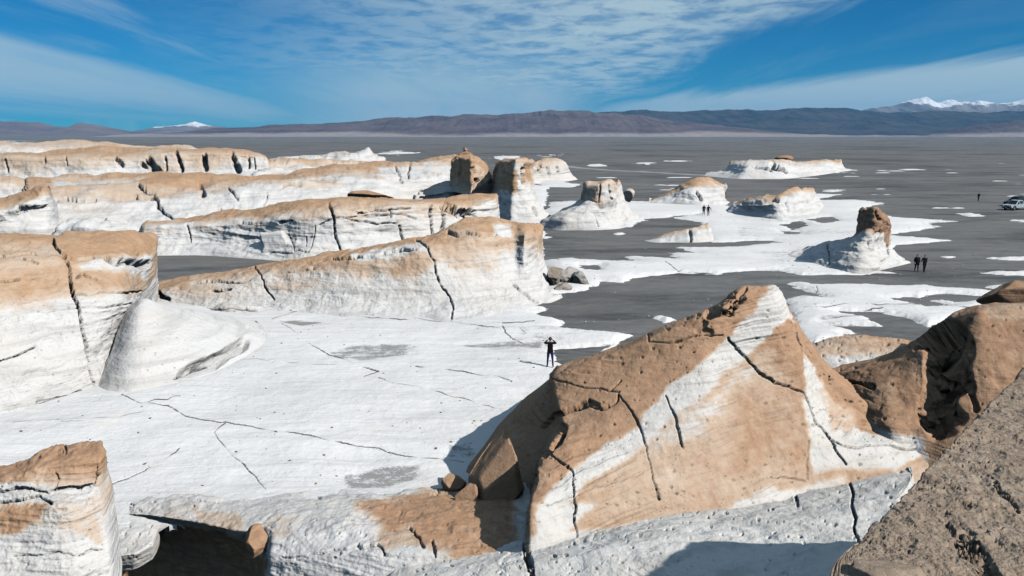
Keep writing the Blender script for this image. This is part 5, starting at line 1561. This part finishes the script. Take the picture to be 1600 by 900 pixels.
def vehicle(kind, loc, heading, color, label, lift=0.0):
    root = bpy.data.objects.new('pickup_truck' if kind == 'pickup' else 'parked_car', None)
    COL.objects.link(root)
    root.location = loc
    root.rotation_euler = (0, 0, math.atan2(heading[1], heading[0]))
    tag(root, label, 'pickup truck' if kind == 'pickup' else 'car', 'parked vehicles')
    pm = paint_mat('car_paint', color)
    r = 0.39
    xf, xr = 1.62, -1.52
    low = [(2.52, 0.50)] + arch(xf, 0.47) + arch(xr, 0.47) + [(-2.58, 0.55)]
    if kind == 'pickup':
        up = [(-2.62, 1.08), (-0.80, 1.10), (0.95, 1.08), (1.30, 1.06), (2.30, 0.98), (2.56, 0.84)]
        cab = [(-0.86, 1.06), (-0.78, 1.66), (-0.55, 1.76), (0.25, 1.77), (0.50, 1.72), (1.32, 1.05)]
    else:
        up = [(-2.60, 1.06), (0.95, 1.06), (1.30, 1.05), (2.30, 0.97), (2.56, 0.84)]
        cab = [(-2.50, 1.04), (-2.30, 1.72), (-2.0, 1.80), (0.20, 1.80), (0.50, 1.74), (1.30, 1.04)]
    body = bm_obj('body', extrude_profile([(x, z) for x, z in low] + up, 0.90, 0.035), pm, root)
    tap = lambda z: 0.97 - max(0, z - 1.06) * 0.26
    cb = bm_obj('cabin', extrude_profile(cab, 0.90, 0.03, tap), pm, root)
    w = lambda z: 0.90 * tap(z) + 0.006
    # windscreen
    (x0, z0), (x1, z1) = cab[-2], cab[-1]
    n_ = Vector((z0 - z1, 0, x1 - x0)).normalized()
    q = lambda t, s_: Vector((x0 + (x1 - x0) * t, s_ * (w(z0 + (z1 - z0) * t) - 0.09), z0 + (z1 - z0) * t)) + n_ * 0.004
    bm_obj('windscreen', panel([q(0.06, -1), q(0.06, 1), q(0.93, 1), q(0.93, -1)], n_ * 0.008), M_GLASS, cb)
    # side windows
    spans = [(0.98, 0.36, 0.34, 0.28), (0.20, 0.20, -0.66, -0.60)] if kind == 'pickup' else [(0.98, 0.36, 0.34, 0.28), (0.22, 0.22, -0.80, -0.80), (-0.94, -0.94, -2.20, -2.12)]
    zt = 1.66 if kind == 'pickup' else 1.69
    for s_ in (-1, 1):
        for xa, xb, xc, xd in spans:
            pts = [(xa, s_ * w(1.14), 1.14), (xb, s_ * w(zt), zt), (xd, s_ * w(zt), zt), (xc, s_ * w(1.14), 1.14)]
            bm_obj('side_window', panel(pts, (0, s_ * 0.008, 0)), M_GLASS, cb)
        bm_obj('wing_mirror', box((0.92, s_ * 1.02, 1.17), (0.10, 0.20, 0.16), 0.03), M_TRIM if kind == 'pickup' else pm, root)
        bm_obj('headlight', box((2.46, s_ * 0.68, 0.86), (0.20, 0.34, 0.17), 0.04), M_LAMP, root)
        bm_obj('tail_light', box((-2.60, s_ * 0.78, 0.92), (0.08, 0.16, 0.28), 0.02), M_RED, root)
        for dx in (0.05,) if kind == 'pickup' else (0.1, -0.95):
            d = bm_obj('door_handle', box((dx, s_ * 0.915, 0.98), (0.16, 0.03, 0.04), 0.01), M_TRIM, root)
    bm_obj('grille', box((2.535, 0, 0.80), (0.06, 0.92, 0.22), 0.02), M_TRIM, root)
    bm_obj('front_bumper', box((2.55, 0, 0.52), (0.24, 1.78, 0.24), 0.06), M_TRIM, root)
    bm_obj('rear_bumper', box((-2.66, 0, 0.55), (0.20, 1.70, 0.18), 0.05), M_TRIM, root)
    bm_obj('number_plate', box((2.682, 0, 0.50), (0.012, 0.40, 0.13), 0.004), M_LAMP, root)
    bm_obj('underbody', box((0, 0, 0.44), (4.6, 1.45, 0.22), 0.03), M_TRIM, root)
    if kind == 'pickup':
        for s_ in (-1, 1): bm_obj('bed_rail', box((-1.72, s_ * 0.84, 1.115), (1.74, 0.09, 0.05), 0.015), pm, root)
        bm_obj('bed_cover', box((-1.72, 0, 1.10), (1.66, 1.56, 0.03), 0.01), M_TRIM, root)
        bm_obj('roll_bar', box((-0.98, 0, 1.33), (0.07, 1.40, 0.46), 0.03), M_TRIM, root)
    else:
        for s_ in (-1, 1): bm_obj('roof_rail', box((-0.95, s_ * 0.62, 1.84), (2.2, 0.05, 0.05), 0.015), M_TRIM, root)
    for x in (xf, xr):
        for s_ in (-1, 1): wheel(root, x, s_ * 0.80, r)
    return root


vehicle('pickup', (lambda p: (p[0] + 1.6, p[1] + 1.6, p[2] + 0.0))(on_ground(1581, 329)), (-0.90, -0.43), (0.52, 0.60, 0.63), 'silver pickup truck at the right picture edge, front turned to the camera')
vehicle('suv', (lambda p: (p[0] + 1.5, p[1] + 1.0, p[2]))(on_ground(1581, 322.5)), (-0.92, -0.40), (0.012, 0.018, 0.024), 'dark blue-black car parked just behind the silver pickup')
vehicle('suv', (lambda p: (p[0] + 2.0, p[1] + 1.0, p[2]))(on_ground(1602, 316.5)), (-0.92, -0.40), (0.014, 0.016, 0.018), 'black car farthest back of the parked vehicles, cut off by the picture edge')


# ------------------------------------------------------------------ loose pumice pebbles and dark stones, too many to count
def build_pebbles(name, n, region, size, mat, seed, label):
    rs = np.random.default_rng(seed)
    bm = bmesh.new(); bmesh.ops.create_icosphere(bm, subdivisions=1, radius=1.0)
    bm.verts.ensure_lookup_table()
    T = np.array([v.co[:] for v in bm.verts]); TF = np.array([[v.index for v in f.verts] for f in bm.faces]); bm.free()
    (x0, x1), (y0, y1) = region
    px = rs.uniform(x0, x1, n); py = y0 + (y1 - y0) * rs.random(n) ** 1.1
    keep = vnoise(np.stack([px * 0.02, py * 0.05, 0 * px], -1), seed) > -0.25
    V, F, k = [], [], 0
    for x, y in zip(px[keep], py[keep]):
        p = at_z(x, y, 0.1); z = ground_z(p)
        if z < -0.5: continue
        r = size * (0.35 + rs.random() ** 4 * 1.6)
        q = T * (1 + 0.35 * rs.normal(size=(len(T), 1))) * np.array([1.2, 1, 0.65]) * r
        a = rs.uniform(0, 6.28); c, s = math.cos(a), math.sin(a)
        q = q @ np.array([[c, -s, 0], [s, c, 0], [0, 0, 1]])
        V.append(q + np.array([p[0], p[1], z + r * 0.25])); F.append(TF + k); k += len(T)
    V, F = np.concatenate(V), np.concatenate(F)
    o = mesh_object(name, V, F, mat, {'tan': np.full(len(V), 0.3), 'sand': np.zeros(len(V))}, smooth=False)
    tag(o, label, None, None, 'stuff')


build_pebbles('pebbles', 900, ((0, 900), (490, 800)), 0.03, plain_mat('dark_pebble', (0.17, 0.155, 0.14), 0.9, 0.1, var=0.3, scale=2), 5, 'small dark stones strewn over the white pavement')
build_pebbles('pumice_gravel', 1000, ((840, 1600), (300, 560)), 0.045, plain_mat('pale_pebble', (0.42, 0.41, 0.39), 0.9, 0.1, var=0.3, scale=2), 6, 'pale pumice gravel scattered on the grey sand')


# ------------------------------------------------------------------ the pale vehicle track across the plain
def build_track():
    px = np.linspace(884, 1112, 60)
    py = np.interp(px, [884, 900, 960, 1030, 1112], [259.5, 262, 266.5, 270, 275])
    C = at_z(px, py, 0.0)
    V = []
    for i, c in enumerate(C):
        t = C[min(i + 1, 59)] - C[max(i - 1, 0)]; t = t / np.linalg.norm(t); n = np.array([-t[1], t[0], 0])
        for w in (-2.6, -1.2, 0, 1.2, 2.6):
            p = c + n * (w + 0.4 * math.sin(i * 0.7)); p[2] = ground_z(p) + 0.06 - 0.012 * abs(w)
            V.append(p)
    o = mesh_object('track', np.array(V), grid_faces(60, 5)[:, ::-1], plain_mat('track_dust', (0.31, 0.30, 0.28), 0.95, 0.05, var=0.2, scale=0.5))
    o['kind'] = 'structure'


build_track()
